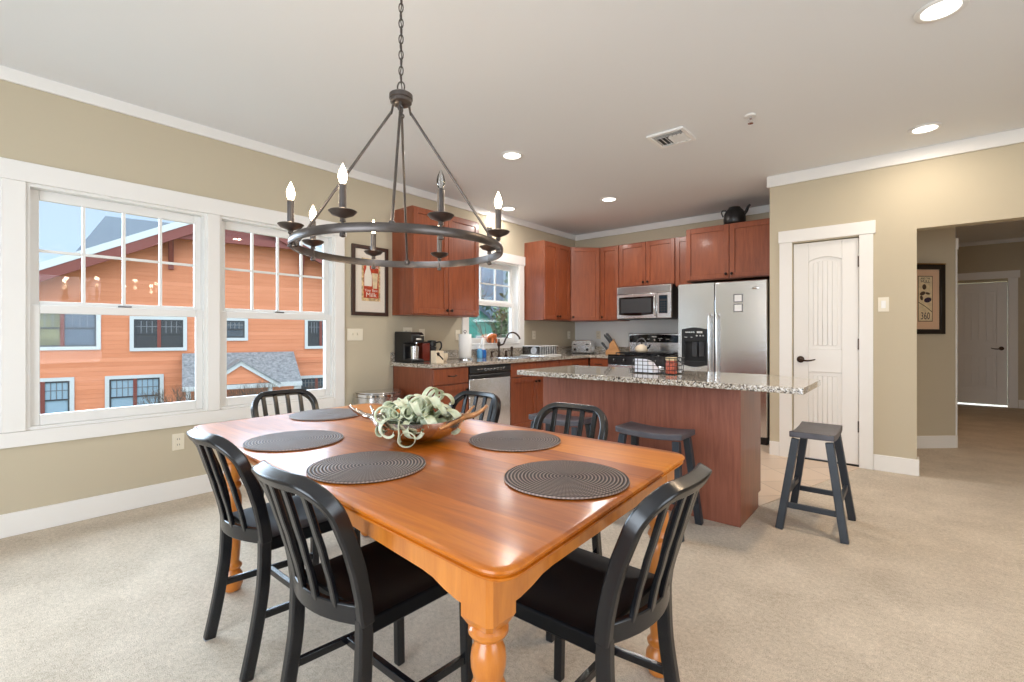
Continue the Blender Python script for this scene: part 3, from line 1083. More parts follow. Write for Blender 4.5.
def make_chair(label):
    t = thing('dining_chair', label, 'chair', group='black slatted dining chairs')
    X = Vector((1, 0, 0))
    hw = 0.182
    for sx in (-1, 1):
        # rear leg up to the seat
        path = spline([(sx * (hw - 0.006), back_y(z), z) for z in (0.0, 0.1, 0.2, 0.3, 0.4, 0.47)], 4)
        lg = MB().sweep(path, X, 0.031, 0.040).build('leg', 'chair', t, bevel=0.006, world=False)
        MB().box(sx * (hw - 0.006) - 0.013, sx * (hw - 0.006) + 0.013, -0.272, -0.240, -0.0, 0.006).build('glide', 'rubber', lg, world=False)
        path = [(sx * 0.170, 0.165, 0.43), (sx * 0.172, 0.170, 0.2), (sx * 0.174, 0.175, 0.0)]
        lg = MB().sweep(path, X, 0.030, 0.030).build('leg', 'chair', t, bevel=0.005, world=False)
        MB().box(sx * 0.174 - 0.012, sx * 0.174 + 0.012, 0.163, 0.187, 0, 0.006).build('glide', 'rubber', lg, world=False)
    # bent hoop of the back
    r = 0.085
    hoop = []
    H = CHH - 0.017
    for z in (0.45, 0.52, 0.59, 0.66, 0.72):
        hoop.append((-hw, z))
    for k in range(0, 9):
        a = PI - (PI / 2) * k / 8
        hoop.append((-hw + r + r * math.cos(a), H - r + r * math.sin(a)))
    for k in range(1, 8):
        hoop.append((-hw + r + (2 * hw - 2 * r) * k / 8, H))
    hoop += [(-x, z) for x, z in hoop[:14][::-1]]
    path = []
    for x, z in hoop:
        bow = -0.034 * max(0.0, 1 - (x / hw) ** 2) * min(1, max(0, (z - 0.6) / 0.2))
        path.append(Vector((x, back_y(z) + bow, z)))
    sides = []
    for i, p in enumerate(path):
        tg = (path[min(i + 1, len(path) - 1)] - path[max(i - 1, 0)]).normalized()
        zz = hoop[i][1]
        bn = Vector((0, back_y(zz + 0.02) - back_y(zz - 0.02), 0.04)).normalized()
        nrm = Vector((1, 0, 0)).cross(bn)      # points out of the back plane
        sides.append(nrm)
    # sides = out-of-plane axis: wide along the depth, thinner in plane
    MB().sweep(path, sides, 0.040, 0.030).build('back_frame', 'chair', t, bevel=0.006, world=False, smooth=40)
    # curved rail at the foot of the back
    pr = [Vector((x, back_y(0.475) - 0.052 * (1 - (x / hw) ** 2), 0.475)) for x in [-hw + 2 * hw * k / 12 for k in range(13)]]
    MB().sweep(pr, Vector((0, 0, 1)), 0.050, 0.018).build('lower_rail', 'chair', t, bevel=0.004, world=False)
    for k in range(4):
        xb = -0.105 + 0.21 * k / 3
        xt = -0.112 + 0.224 * k / 3
        path = []
        for j in range(9):
            q = j / 8
            z = 0.485 + (H - 0.008 - 0.485) * q
            x = xb + (xt - xb) * q
            bow = -0.052 * (1 - (x / hw) ** 2) * (1 - q) - 0.034 * (1 - (x / hw) ** 2) * q
            path.append((x, back_y(z) + bow - 0.012 * math.sin(PI * q), z))
        MB().sweep(path, X, 0.024, 0.014).build('slat', 'chair', t, bevel=0.003, world=False)
    # sculpted seat
    def surf(u, v, lower):
        x = (u - 0.5) * 2
        y = (v - 0.5) * 2
        w = 0.200 - 0.010 * (1 - v)
        px = x * w * (1 - 0.04 * max(0, y) ** 4)
        py = -0.185 + 0.395 * v
        edge = max(abs(x) ** 4, abs(y) ** 6)
        dish = -0.022 * (1 - x * x) * (1 - abs(y) ** 3) + 0.010 * math.exp(-(x / 0.22) ** 2) * max(0, y) ** 1
        roll = -0.018 * max(0, (v - 0.82) / 0.18) ** 2 * 1.0
        z = 0.468 + dish * (1 - edge) + roll
        if lower:
            z = 0.418 + 0.004 * (1 - edge)
            px *= 0.985
            py = py * 0.985
        else:
            z -= 0.004 * edge
        return (px, py, z)
    N = 16
    mb = MB()
    vt = [surf(i / N, j / N, False) for i in range(N + 1) for j in range(N + 1)]
    vb = [surf(i / N, j / N, True) for i in range(N + 1) for j in range(N + 1)]
    K = N + 1
    fs = []
    o = K * K
    for i in range(N):
        for j in range(N):
            a = i * K + j
            fs.append((a, a + K, a + K + 1, a + 1))
            fs.append((o + a, o + a + 1, o + a + K + 1, o + a + K))
    for i in range(N):
        a = i * K; b = a + K
        fs.append((a, o + a, o + b, b))
        a = i * K + N; b = a + K
        fs.append((a, b, o + b, o + a))
        fs.append((i, i + 1, o + i + 1, o + i))
        a = N * K + i
        fs.append((a, o + a, o + a + 1, a + 1))
    mb.add(vt + vb, fs)
    mb.build('seat', 'chair_seat', t, bevel=0.006, world=False, smooth=50)
    for sx in (-1, 1):
        MB().sweep([(sx * 0.176, -0.215, 0.20), (sx * 0.172, 0.165, 0.175)], Vector((1, 0, 0)), 0.016, 0.026).build('stretcher', 'chair', t, bevel=0.003, world=False)
    MB().sweep([(-0.166, -0.03, 0.188), (0.166, -0.03, 0.188)], Vector((0, 1, 0)), 0.020, 0.026).build('stretcher', 'chair', t, bevel=0.003, world=False)
    return t


R = math.radians
chair = make_chair('black chair in the foreground pushed under the left long side, nearer the camera')
chair.location = (-1.235, 0.875, 0)
chair.rotation_euler.z = R(0)
G = 'black slatted dining chairs'
dup(chair, (-1.915, 0.915, 0), R(0), 'black chair on the left long side, farther of the two with backs to the camera', G)
dup(chair, (-0.75, 1.18, 0), R(90), 'black chair at the near short end of the table, right foreground', G)
dup(chair, (-2.65, 1.335, 0), R(-90), 'black chair at the far short end in front of the big windows', G)
dup(chair, (-1.975, 1.73, 0), R(180), 'black chair on the kitchen side of the table behind the antler bowl', G)
dup(chair, (-1.25, 1.67, 0), R(183), 'black chair on the kitchen side with its back toward the island stools', G)

# placemats
pm0 = None
for (x, y, lab) in [(-2.349, 1.288, 'round dark placemat at the far window end of the table'),
                    (-1.87, 0.891, 'round dark placemat before the farther left chair'),
                    (-1.324, 0.865, 'round dark placemat before the nearer left chair, left of the bowl'),
                    (-1.202, 1.451, 'round dark placemat on the kitchen side, right of the bowl'),
                    (-0.771, 1.164, 'round dark placemat at the near end, closest to the camera')]:
    if pm0 is None:
        mb = MB()
        mb.lathe([(0.001, 0.0), (0.176, 0.0), (0.181, 0.003), (0.180, 0.007), (0.172, 0.0075), (0.001, 0.0075)], 72, caps=False)
        pm0 = mb.build('placemat', 'mat', None, smooth=40)
        tag(pm0, lab, 'placemat', 'round woven placemats')
        pm0.location = (x, y, TZ + 0.0005)
    else:
        o = pm0.copy(); COL.objects.link(o)
        o.location = (x, y, TZ + 0.0005); o.rotation_euler.z = rnd.uniform(0, 3)
        o['label'] = lab

# ------------------------------------------------------------------ antler bowl and air plants
bx, by = -1.505, 1.215
bowl = thing('antler_bowl', 'oval silver bowl with brown antler handles on the dining table', 'bowl', (bx, by, TZ + 0.001))
RT = Vector((math.cos(R(40)), math.sin(R(40)), 0))   # long axis of the bowl
FT = Vector((-RT.y, RT.x, 0))
B0 = Vector((bx, by, TZ + 0.001))
mb = MB()
nseg, nr = 40, 10
rowsv = []
for side in (0, 1):
    for j in range(nr + 1):
        q = j / nr
        rad = 0.25 + 0.75 * math.sin(q * PI / 2) ** 0.9
        z = 0.002 + 0.085 * q ** 1.7
        if side:
            rad -= 0.022
            z += 0.004 * (1 - q) + 0.0
        for i in range(nseg):
            a = 2 * PI * i / nseg
            lift = 0.018 * math.cos(a) ** 4 * q ** 2
            rowsv.append(B0 + RT * (0.18 * rad * math.cos(a)) + FT * (0.14 * rad * math.sin(a)) + Vector((0, 0, z + lift)))
fs = []
o1 = (nr + 1) * nseg
for j in range(nr):
    for i in range(nseg):
        a = j * nseg + i; b = j * nseg + (i + 1) % nseg
        fs.append((a, b, b + nseg, a + nseg))
        fs.append((o1 + a, o1 + a + nseg, o1 + b + nseg, o1 + b))
for i in range(nseg):
    a = nr * nseg + i; b = nr * nseg + (i + 1) % nseg
    fs.append((a, b, o1 + b, o1 + a))
fs.append(tuple(range(nseg)))
fs.append(tuple(range(o1, o1 + nseg)))
mb.add(rowsv, fs)
mb.build('basin', 'silver', bowl, smooth=60)
BW = lambda a, f, z: B0 + RT * a + FT * f + Vector((0, 0, z))
for sgn in (-1, 1):
    mb = MB()
    main = spline([BW(sgn * 0.10, -0.115, 0.066), BW(sgn * 0.145, -0.075, 0.082), BW(sgn * 0.178, -0.015, 0.092), BW(sgn * 0.215, 0.0, 0.098), BW(sgn * 0.25, -0.01, 0.118), BW(sgn * 0.272, -0.02, 0.140)], 6)
    m = len(main)
    mb.tube(main, [0.006 + 0.006 * math.sin(PI * min(1, (k / m) * 1.15)) for k in range(m)], 9)
    br = spline([BW(sgn * 0.18, 0.0, 0.092), BW(sgn * 0.165, 0.06, 0.092), BW(sgn * 0.13, 0.10, 0.085)], 6)
    mb.tube(br, [0.010 - 0.005 * k / len(br) for k in range(len(br))], 9)
    br = spline([BW(sgn * 0.185, 0.005, 0.095), BW(sgn * 0.195, 0.045, 0.105), BW(sgn * 0.215, 0.075, 0.125)], 6)
    mb.tube(br, [0.009 - 0.006 * k / len(br) for k in range(len(br))], 9)
    mb.build('antler_handle', 'silver' if sgn < 0 else 'antler', bowl, smooth=60)

plant = thing('air_plant', 'pale green curly air plant heaped in the antler bowl', 'plant', (bx, by, TZ + 0.012))


def curl(mb, base, az, el, length, width, r_end, turns, twist=0.0):
    """a leaf that rises, arches over and rolls up at its tip"""
    d = Vector((math.cos(az) * math.cos(el), math.sin(az) * math.cos(el), math.sin(el)))
    side = Vector((-math.sin(az + twist), math.cos(az + twist), 0))
    p = Vector(base)
    n = 34
    pts = []
    tot = turns * 2 * PI
    for i in range(n + 1):
        q = i / n
        pts.append(p.copy())
        ang = tot / n * (0.25 + 1.9 * q ** 1.6)
        d = (Matrix.Rotation(ang, 3, side) @ d + side * 0.018).normalized()
        p = p + d * (length / n)
    vs = []
    for i, c in enumerate(pts):
        q = i / n
        w = width * (min(1.0, 0.55 + 1.8 * q) if q < 0.6 else 1.0 - 1.4 * (q - 0.6))
        tg = (pts[min(i + 1, n)] - pts[max(i - 1, 0)]).normalized()
        sd = (side - tg * side.dot(tg)).normalized()
        up = tg.cross(sd)
        zmin = TZ + 0.03
        for a, h in ((-1, 0.0), (-0.5, -0.12), (0, -0.2), (0.5, -0.12), (1, 0.0)):
            pv = c + sd * (a * w / 2) + up * (h * w)
            pv.z = max(pv.z, TZ + 0.03)
            vs.append(pv)
    fs = []
    for i in range(n):
        for k in range(4):
            a = i * 5 + k
            fs.append((a, a + 1, a + 6, a + 5))
    mb.add(vs, fs)


leaves = MB()
rr = random.Random(11)
PC = Vector((bx, by, TZ + 0.055))
for j in range(40):
    az = 2.399 * j
    lay = (j % 5) / 4.0
    el = R(42 + 42 * lay) + rr.uniform(-0.15, 0.15)
    off = RT * rr.uniform(-0.06, 0.055) + FT * rr.uniform(-0.05, 0.05)
    curl(leaves, PC + off + Vector((0, 0, 0.01 + 0.045 * lay)), az, el, rr.uniform(0.16, 0.25), rr.uniform(0.028, 0.040), 0.02, rr.uniform(0.85, 1.15), rr.uniform(-0.4, 0.4))
leaves.build('foliage', 'plant', plant, smooth=70, solid=0.0012)
# one leaf hanging over the front edge and rolled into a ring
hang = MB()
ctr = BW(0.01, -0.165, 0.032)
path = spline([BW(-0.045, -0.06, 0.10), BW(-0.05, -0.10, 0.105), BW(-0.048, -0.135, 0.085), BW(-0.042, -0.155, 0.055)], 6)
for k in range(27):
    a = PI + 2 * PI * k / 24
    path.append(BW(-0.012 + 0.03 * math.cos(a), -0.168 + 0.001 * k, 0.036 + 0.0 - 0.026 * math.sin(a - PI) * 1.0))
vs = []
for i, c in enumerate(path):
    w = 0.026 - 0.008 * i / len(path)
    vs += [c - FT * w / 2, c, c + FT * w / 2]
hang.add(vs, [(i * 3 + k, i * 3 + k + 1, i * 3 + k + 4, i * 3 + k + 3) for i in range(len(path) - 1) for k in (0, 1)])
hang.build('hanging_leaf', 'plant', plant, smooth=70, solid=0.0014)

# ------------------------------------------------------------------ chandelier
cx_, cy_ = -1.56, 1.17
CZ = 1.52
ch = thing('chandelier', 'round pewter ring chandelier with eight candle bulbs hung on a chain', 'chandelier', (cx_, cy_, CZ))
CR = 0.402
mb = MB()
npt = 96
# hoop: curved face band with a rolled edge
prof = [(-0.005, -0.015), (0.003, -0.015), (0.006, -0.009), (0.007, 0.0), (0.006, 0.009), (0.003, 0.015), (-0.005, 0.015), (-0.003, 0.0)]
k = len(prof)
vs = []
for i in range(npt):
    a = 2 * PI * i / npt
    for dr, dz in prof:
        vs.append((cx_ + (CR + dr) * math.cos(a), cy_ + (CR + dr) * math.sin(a), CZ + dz))
mb.add(vs, [(i * k + j, i * k + (j + 1) % k, ((i + 1) % npt) * k + (j + 1) % k, ((i + 1) % npt) * k + j) for i in range(npt) for j in range(k)])
mb.build('ring', 'iron', ch, smooth=50)
HZ = 2.115
mb = MB()
mb.lathe([(0.012, -0.014), (0.036, -0.014), (0.042, -0.009), (0.042, 0.004), (0.046, 0.006), (0.046, 0.022), (0.040, 0.027), (0.010, 0.029)], 32, (cx_, cy_, HZ))
mb.lathe([(0.004, -0.05), (0.009, -0.044), (0.009, -0.034), (0.006, -0.02)], 12, (cx_, cy_, HZ))
mb.build('hub', 'iron', ch, smooth=45)


def to_cam(ang_deg):
    """direction on the ring, 0 = toward the camera, positive to the right"""
    a = R(ang_deg)
    f = Vector((-math.sin(R(40)), math.cos(R(40)), 0)); r = Vector((math.cos(R(40)), math.sin(R(40)), 0))
    return r * math.sin(a) - f * math.cos(a)


C0 = Vector((cx_, cy_, 0))
for ang in (9, 99, 189, 279):
    d = to_cam(ang)
    mb = MB()
    p0 = C0 + d * 0.036 + Vector((0, 0, HZ - 0.045))
    p1 = C0 + d * (CR - 0.008) + Vector((0, 0, CZ + 0.012))
    mb.cyl(p0, p1, 0.0052, None, 10)
    mb.cyl(C0 + d * 0.032 + Vector((0, 0, HZ - 0.02)), p0, 0.0045, None, 8)
    sd = Vector((-d.y, d.x, 0))
    mb.tube([p0 + (sd * math.cos(2 * PI * q / 14) + Vector((0, 0, 1)) * math.sin(2 * PI * q / 14)) * 0.009 for q in range(14)], 0.0028, 6, closed=True)
    mb.lathe([(0.003, -0.012), (0.010, -0.009), (0.012, 0), (0.010, 0.009), (0.003, 0.012)], 12, C0 + d * (CR - 0.006) + Vector((0, 0, CZ + 0.012)))
    mb.build('rod', 'iron', ch, smooth=45)
LIT = [1, 0, 1, 1, 2, 1, 1, 1]
for i in range(8):
    ang = -13.5 + 45 * i
    d = to_cam(ang)
    p = C0 + d * CR
    mb = MB()
    mb.lathe([(0.004, CZ - 0.030), (0.010, CZ - 0.027), (0.010, CZ - 0.019), (0.005, CZ - 0.012), (0.005, CZ + 0.018), (0.010, CZ + 0.020), (0.008, CZ + 0.030), (0.012, CZ + 0.033),
              (0.034, CZ + 0.041), (0.044, CZ + 0.052), (0.042, CZ + 0.054), (0.014, CZ + 0.050), (0.012, CZ + 0.052)], 28, (p.x, p.y, 0))
    cup = mb.build('candle_cup', 'iron', ch, smooth=45)
    mb = MB()
    mb.lathe([(0.0118, CZ + 0.050), (0.0118, CZ + 0.136), (0.009, CZ + 0.138), (0.007, CZ + 0.140)], 20, (p.x, p.y, 0))
    mb.build('candle_sleeve', 'iron', cup, smooth=45)
    bz = CZ + 0.140
    mb = MB()
    mb.lathe([(0.007, bz), (0.010, bz + 0.005), (0.0135, bz + 0.017), (0.0142, bz + 0.024), (0.0115, bz + 0.038), (0.0060, bz + 0.052), (0.0022, bz + 0.060), (0.0006, bz + 0.064)], 20, (p.x, p.y, 0))
    bt = ('clear', 'bulb', 'bulb_dim')[LIT[i]]
    bo = mb.build('bulb', bt, cup, smooth=60)
    if LIT[i] == 0:
        bo['label'] = 'unlit clear glass candle bulb'
    else:
        lamp('candle_bulb_light', 'POINT', (p.x, p.y, bz + 0.095), BULB if LIT[i] == 1 else BULB * 0.4, (1.0, 0.82, 0.6), size=0.02)
# chain, links turned a quarter each time
mb = MB()
z = HZ + 0.036
a = 0
mb.tube([(cx_ + RT.x * 0.014 * math.cos(2 * PI * q / 16), cy_ + RT.y * 0.014 * math.cos(2 * PI * q / 16), z + 0.018 + 0.022 * math.sin(2 * PI * q / 16)) for q in range(16)], 0.003, 6, closed=True)
z += 0.036
while z < CH - 0.045:
    dx = RT if a % 2 else FT
    mb.tube([(cx_ + dx.x * 0.0085 * math.cos(2 * PI * q / 14), cy_ + dx.y * 0.0085 * math.cos(2 * PI * q / 14), z + 0.016 + 0.019 * math.sin(2 * PI * q / 14)) for q in range(14)], 0.0024, 6, closed=True)
    z += 0.0315
    a += 1
cz_top = z
mb.tube([(cx_ + 0.004 * math.sin(t * 30), cy_ + 0.004 * math.cos(t * 30), HZ + 0.03 + (CH - 0.03 - HZ - 0.03) * t) for t in [q / 40 for q in range(41)]], 0.0022, 6)
mb.build('chain', 'iron', ch, smooth=50)
MB().lathe([(0.006, CH - 0.052), (0.012, CH - 0.04), (0.05, CH - 0.028), (0.062, CH - 0.012), (0.064, CH - 0.001)], 32, (cx_, cy_, 0)).build('canopy', 'iron', ch, smooth=45)

# ------------------------------------------------------------------ ceiling fittings
dl0 = None
for (x, y, lab) in [(-2.649, 3.158, 'round recessed ceiling light nearest the chandelier'),
                    (-2.654, 4.894, 'round recessed ceiling light above the kitchen floor, before the microwave'),
                    (-3.80, 4.46, 'round recessed ceiling light over the kitchen sink window'),
                    (0.08, 4.746, 'round recessed ceiling light in front of the pantry wall crown'),
                    (0.109, 3.054, 'large recessed ceiling light at the top right edge of the photo')]:
    if dl0 is None:
        dl0 = thing('ceiling_light', lab, 'light', (x, y, CH), group='recessed ceiling lights')
        MB().lathe([(0.072, -0.001), (0.098, -0.001), (0.101, -0.004), (0.097, -0.009), (0.076, -0.011), (0.072, -0.006)], 40, caps=False).add([], []).build('trim_ring', 'white', dl0, smooth=50, world=False)
        MB().lathe([(0.0005, -0.0075), (0.05, -0.0072), (0.0735, -0.005)], 40, caps=False).build('lens', 'lens', dl0, smooth=60, world=False)
    else:
        dup(dl0, (x, y, CH), None, lab, 'recessed ceiling lights')
    aimed = lamp('ceiling_light_beam', 'AREA', (x, y, CH - 0.014), DOWNLIGHT * (0.8 if x < -3.5 else 0.8 if x > -1 and y > 4 else 2.6 if y > 4 else 2.4 if x > -1 else 1.2), (1.0, 0.95, 0.90) if x < -1 else (1.0, 0.88, 0.74) if y > 4 else (1.0, 0.74, 0.48), size=0.14, shape='DISK')
hall_l = lamp('hall_fill_light', 'AREA', (1.35, 7.6, CH - 0.02), HALL, (1.0, 0.66, 0.40), size=0.2, shape='DISK')  # added lamp without a fixture, warms and brightens the hall

vent = thing('air_vent', 'square white ceiling air register over the kitchen side', 'vent', (-1.445, 3.675, CH))
mb = MB()
V = 0.145
for a0, a1, b0, b1 in ((-V, V, -V, -V + 0.03), (-V, V, V - 0.03, V), (-V, -V + 0.03, -V + 0.03, V - 0.03), (V - 0.03, V, -V + 0.03, V - 0.03)):
    mb.box(a0, a1, b0, b1, -0.018, -0.001)
mb.build('vent_frame', 'white', vent, bevel=0.003, world=False)
MB().box(-V + 0.03, V - 0.03, -V + 0.03, V - 0.03, -0.003, -0.001).build('vent_backing', 'dark_grey', vent, world=False)
mb = MB()
for k in range(7):
    u = -0.10 + 0.2 * k / 6
    m = Matrix.Translation((u, 0.03, -0.012)) @ Matrix.Rotation(R(38 if k < 3 else -38), 4, 'Y')
    mb.box(-0.014, 0.014, -0.075, 0.085, -0.001, 0.001, m)
for k in range(3):
    m = Matrix.Translation((0, -0.10 + 0.022 * k, -0.012)) @ Matrix.Rotation(R(38), 4, 'X')
    mb.box(-0.105, 0.105, -0.010, 0.010, -0.001, 0.001, m)
mb.build('louvre', 'white', vent, world=False)

spk = thing('fire_sprinkler', 'small metal fire sprinkler head on the ceiling', 'sprinkler', (-0.872, 3.673, CH))
MB().lathe([(0.012, -0.012), (0.034, -0.010), (0.040, -0.003), (0.040, -0.001)], 28).build('escutcheon', 'white', spk, world=False)
mb = MB()
mb.cyl((0, 0, -0.012), (0, 0, -0.028), 0.009)
mb.tube([(-0.010, 0, -0.028), (-0.014, 0, -0.042), (-0.004, 0, -0.055)], 0.0022, 6)
mb.tube([(0.010, 0, -0.028), (0.014, 0, -0.042), (0.004, 0, -0.055)], 0.0022, 6)
mb.lathe([(0.003, -0.060), (0.018, -0.060), (0.018, -0.057), (0.004, -0.055)], 18)
mb.build('sprinkler_head', 'chrome', spk, world=False)


# ------------------------------------------------------------------ wall plates
def plate(name, label, cat, o, ux, nx, u, z, w, h, kind, n=1, group=None):
    c = Vector((o[0], o[1], 0)) + Vector((*ux, 0)) * u
    t = thing(name, label, cat, (c.x, c.y, z), group=group)
    MB().obox(o, ux, nx, u - w / 2, u + w / 2, 0.0005, 0.006, z - h / 2, z + h / 2).build('cover_plate', 'ivory' if cat != 'switch ' else 'white', t, bevel=0.002)
    for k in range(n):
        uc = u + (k - (n - 1) / 2) * 0.046
        if kind == 'toggle':
            MB().obox(o, ux, nx, uc - 0.006, uc + 0.006, 0.006, 0.016, z - 0.004, z + 0.016).build('toggle', 'ivory', t, bevel=0.002)
        elif kind == 'rocker':
            MB().obox(o, ux, nx, uc - 0.016, uc + 0.016, 0.006, 0.010, z - 0.033, z + 0.033).build('rocker', 'white', t, bevel=0.002)
        else:
            for dz in (-0.020, 0.020):
                s = MB().obox(o, ux, nx, uc - 0.016, uc + 0.016, 0.006, 0.0085, z + dz - 0.014, z + dz + 0.014).build('socket', 'ivory', t, bevel=0.004)
                mb = MB()
                mb.obox(o, ux, nx, uc - 0.008, uc - 0.005, 0.0085, 0.009, z + dz - 0.005, z + dz + 0.006)
                mb.obox(o, ux, nx, uc + 0.005, uc + 0.008, 0.0085, 0.009, z + dz - 0.005, z + dz + 0.006)
                mb.build('slots', 'dark_grey', s)
    return t


LX = ((WL, 0), (0, 1), (1, 0))
plate('light_switch', 'two-gang ivory switch plate below the milk poster', 'switch', *LX, 2.504, 1.183, 0.165, 0.115, 'toggle', 2)
plate('power_outlet', 'ivory outlet low on the wall under the big windows', 'outlet', *LX, 1.08, 0.41, 0.075, 0.118, 'socket')
plate('power_outlet', 'ivory outlet on the kitchen wall directly behind the black coffee maker', 'outlet', *LX, 3.12, 1.20, 0.115, 0.118, 'socket', 2)
plate('light_switch', 'ivory switch plate right of the coffee maker outlet', 'switch', *LX, 3.31, 1.185, 0.075, 0.118, 'toggle')
plate('light_switch', 'ivory switch plate left of the sink window, behind the paper towel', 'switch', *LX, 3.84, 1.18, 0.075, 0.118, 'toggle')
plate('power_outlet', 'ivory outlet over the dish rack beside the sink window', 'outlet', *LX, 5.30, 1.18, 0.075, 0.118, 'socket')
plate('power_outlet', 'ivory outlet in the kitchen corner over the toaster', 'outlet', *LX, 6.19, 1.18, 0.075, 0.118, 'socket')
plate('power_outlet', 'white outlet on the pale wall between toaster and knife block', 'outlet', (0, WB), (1, 0), (0, -1), -3.632, 1.18, 0.075, 0.118, 'socket')
plate('light_switch', 'white rocker switch right of the pantry door', 'switch', (0, WP), (1, 0), (0, -1), -0.183, 1.445, 0.076, 0.125, 'rocker')

# ------------------------------------------------------------------ kitchen cabinets
XF = -3.43      # front of the base cabinets on the left wall
YF = 5.74       # front of the base cabinets on the back wall
CT = 0.905      # worktop
LB = ((XF, 0), (0, 1), (1, 0))
BB = ((0, YF), (1, 0), (0, -1))


def knob(o, ux, nx, u, z, d, parent):
    c = Vector((o[0], o[1], 0)) + Vector((*ux, 0)) * u + Vector((*nx, 0)) * d + Vector((0, 0, z))
    rot = Vector((*nx, 0)).to_track_quat('Z', 'Y').to_matrix()
    return MB().lathe([(0.007, 0), (0.006, 0.010), (0.014, 0.016), (0.016, 0.022), (0.012, 0.028), (0.002, 0.030)], 16, c, rot).build('knob', 'dark_knob', parent, smooth=50)


def front(name, root, f, u0, u1, z0, z1, hw=None, hz=None, hu=None, d0=0.0, mat='cherry_door', flat=False):
    """shaker front with its knob or pull"""
    o, ux, nx = f
    mb = MB()
    st = 0.055 if not flat else 0.0
    d1 = d0 + 0.020
    if flat:
        mb.obox(o, ux, nx, u0, u1, d0, d1, z0, z1)
    else:
        mb.obox(o, ux, nx, u0, u0 + st, d0, d1, z0, z1)
        mb.obox(o, ux, nx, u1 - st, u1, d0, d1, z0, z1)
        mb.obox(o, ux, nx, u0 + st, u1 - st, d0, d1, z0, z0 + st)
        mb.obox(o, ux, nx, u0 + st, u1 - st, d0, d1, z1 - st, z1)
        mb.obox(o, ux, nx, u0 + st, u1 - st, d0 + 0.001, d0 + 0.010, z0 + st, z1 - st)
    ob = mb.build(name, mat, root, bevel=0.0025)
    if hw == 'knob':
        knob(o, ux, nx, hu, hz, d1, ob)
    elif hw == 'pull':
        c = Vector((o[0], o[1], 0)) + Vector((*ux, 0)) * hu + Vector((0, 0, hz))
        N = Vector((*nx, 0)); U = Vector((*ux, 0))
        pth = spline([c + U * -0.048 + N * d1, c + U * -0.045 + N * (d1 + 0.022), c + N * (d1 + 0.028) - Vector((0, 0, 0.004)), c + U * 0.045 + N * (d1 + 0.022), c + U * 0.048 + N * d1], 5)
        MB().tube(pth, 0.0055, 8).build('pull', 'dark_knob', ob, smooth=50)
    return ob


def carcass(root, f, u0, u1, depth, z0, z1, mat='cherry', open_top=False):
    o, ux, nx = f
    if open_top:
        mb = MB()
        mb.obox(o, ux, nx, u0, u1, -depth, -0.0005, z0, 0.68)
        mb.obox(o, ux, nx, u0, u0 + 0.018, -depth, -0.0005, 0.68, z1)
        mb.obox(o, ux, nx, u1 - 0.018, u1, -depth, -0.0005, 0.68, z1)
        mb.obox(o, ux, nx, u0 + 0.018, u1 - 0.018, -0.02, -0.0005, 0.68, z1)
        return mb.build('body', mat, root)
    return MB().obox(o, ux, nx, u0, u1, -depth, -0.0005, z0, z1).build('body', mat, root, bevel=0.002)


def base_cab(label, f, u0, u1, doors, depth=0.60, drawer=True, pulls=True):
    o, ux, nx = f
    c = Vector((o[0], o[1], 0)) + Vector((*ux, 0)) * ((u0 + u1) / 2)
    t = thing('base_cabinet', label, 'cabinet', c)
    carcass(t, f, u0, u1, depth, 0.10, 0.868, open_top=not pulls)
    MB().obox(o, ux, nx, u0 + 0.001, u1 - 0.001, -depth, -0.06, 0.004, 0.10).build('toe_kick', 'cherry', t)
    g = 0.004
    w = (u1 - u0) / doors
    for k in range(doors):
        a, b = u0 + w * k + g, u0 + w * (k + 1) - g
        if drawer:
            front('drawer', t, f, a, b, 0.705, 0.855, 'pull' if pulls else None, 0.785, (a + b) / 2, flat=True)
        dz = 0.695 if drawer else 0.855
        front('cabinet_door', t, f, a, b, 0.115, dz, 'knob', dz - 0.06, b - 0.028 if (k == 0 and doors > 1) else (a + 0.028 if doors > 1 else b - 0.028))
    return t


base_cab('end base cabinet with one drawer under the coffee maker', LB, 2.925, 3.385, 1)
base_cab('sink base cabinet right of the dishwasher under the kitchen window', LB, 4.04, 5.00, 2, pulls=False)
base_cab('base cabinet in the kitchen corner beside the sink cabinet', LB, 5.004, YF - 0.03, 1)
base_cab('narrow base cabinet left of the stove, under the knife block', BB, XF + 0.03, -3.112, 1)
base_cab('slim base cabinet between stove and refrigerator', BB, -2.322, -2.148, 1)

dw = thing('dishwasher', 'stainless dishwasher with black control panel in the left counter run', 'dishwasher', (XF, 3.71, 0))
MB().obox(*LB, 3.392, 4.034, -0.58, -0.002, 0.004, 0.865).build('body', 'dark_grey', dw)
MB().obox(*LB, 3.394, 4.032, 0.0, 0.024, 0.115, 0.728).build('dishwasher_door', 'steel', dw, bevel=0.006)
mb = MB()
mb.prism([(0.0, 0.732), (0.026, 0.732), (0.026, 0.765), (0.016, 0.778), (0.030, 0.795), (0.030, 0.862), (0.0, 0.862)], lambda u, v, t: (XF + u, t, v), 3.394, 4.032)
cp = mb.build('control_panel', 'black', dw, bevel=0.003)
mb = MB()
for k in range(9):
    u = 3.50 + 0.05 * k
    mb.obox(*LB, u, u + 0.026, 0.030, 0.0312, 0.822, 0.830)
for k in range(5):
    u = 3.62 + 0.06 * k
    mb.obox(*LB, u, u + 0.018, 0.030, 0.0312, 0.806, 0.811)
mb.build('button_marks', 'steel', cp)
MB().obox(*LB, 3.394, 4.032, -0.05, -0.01, 0.004, 0.112).build('kick_plate', 'black', dw)

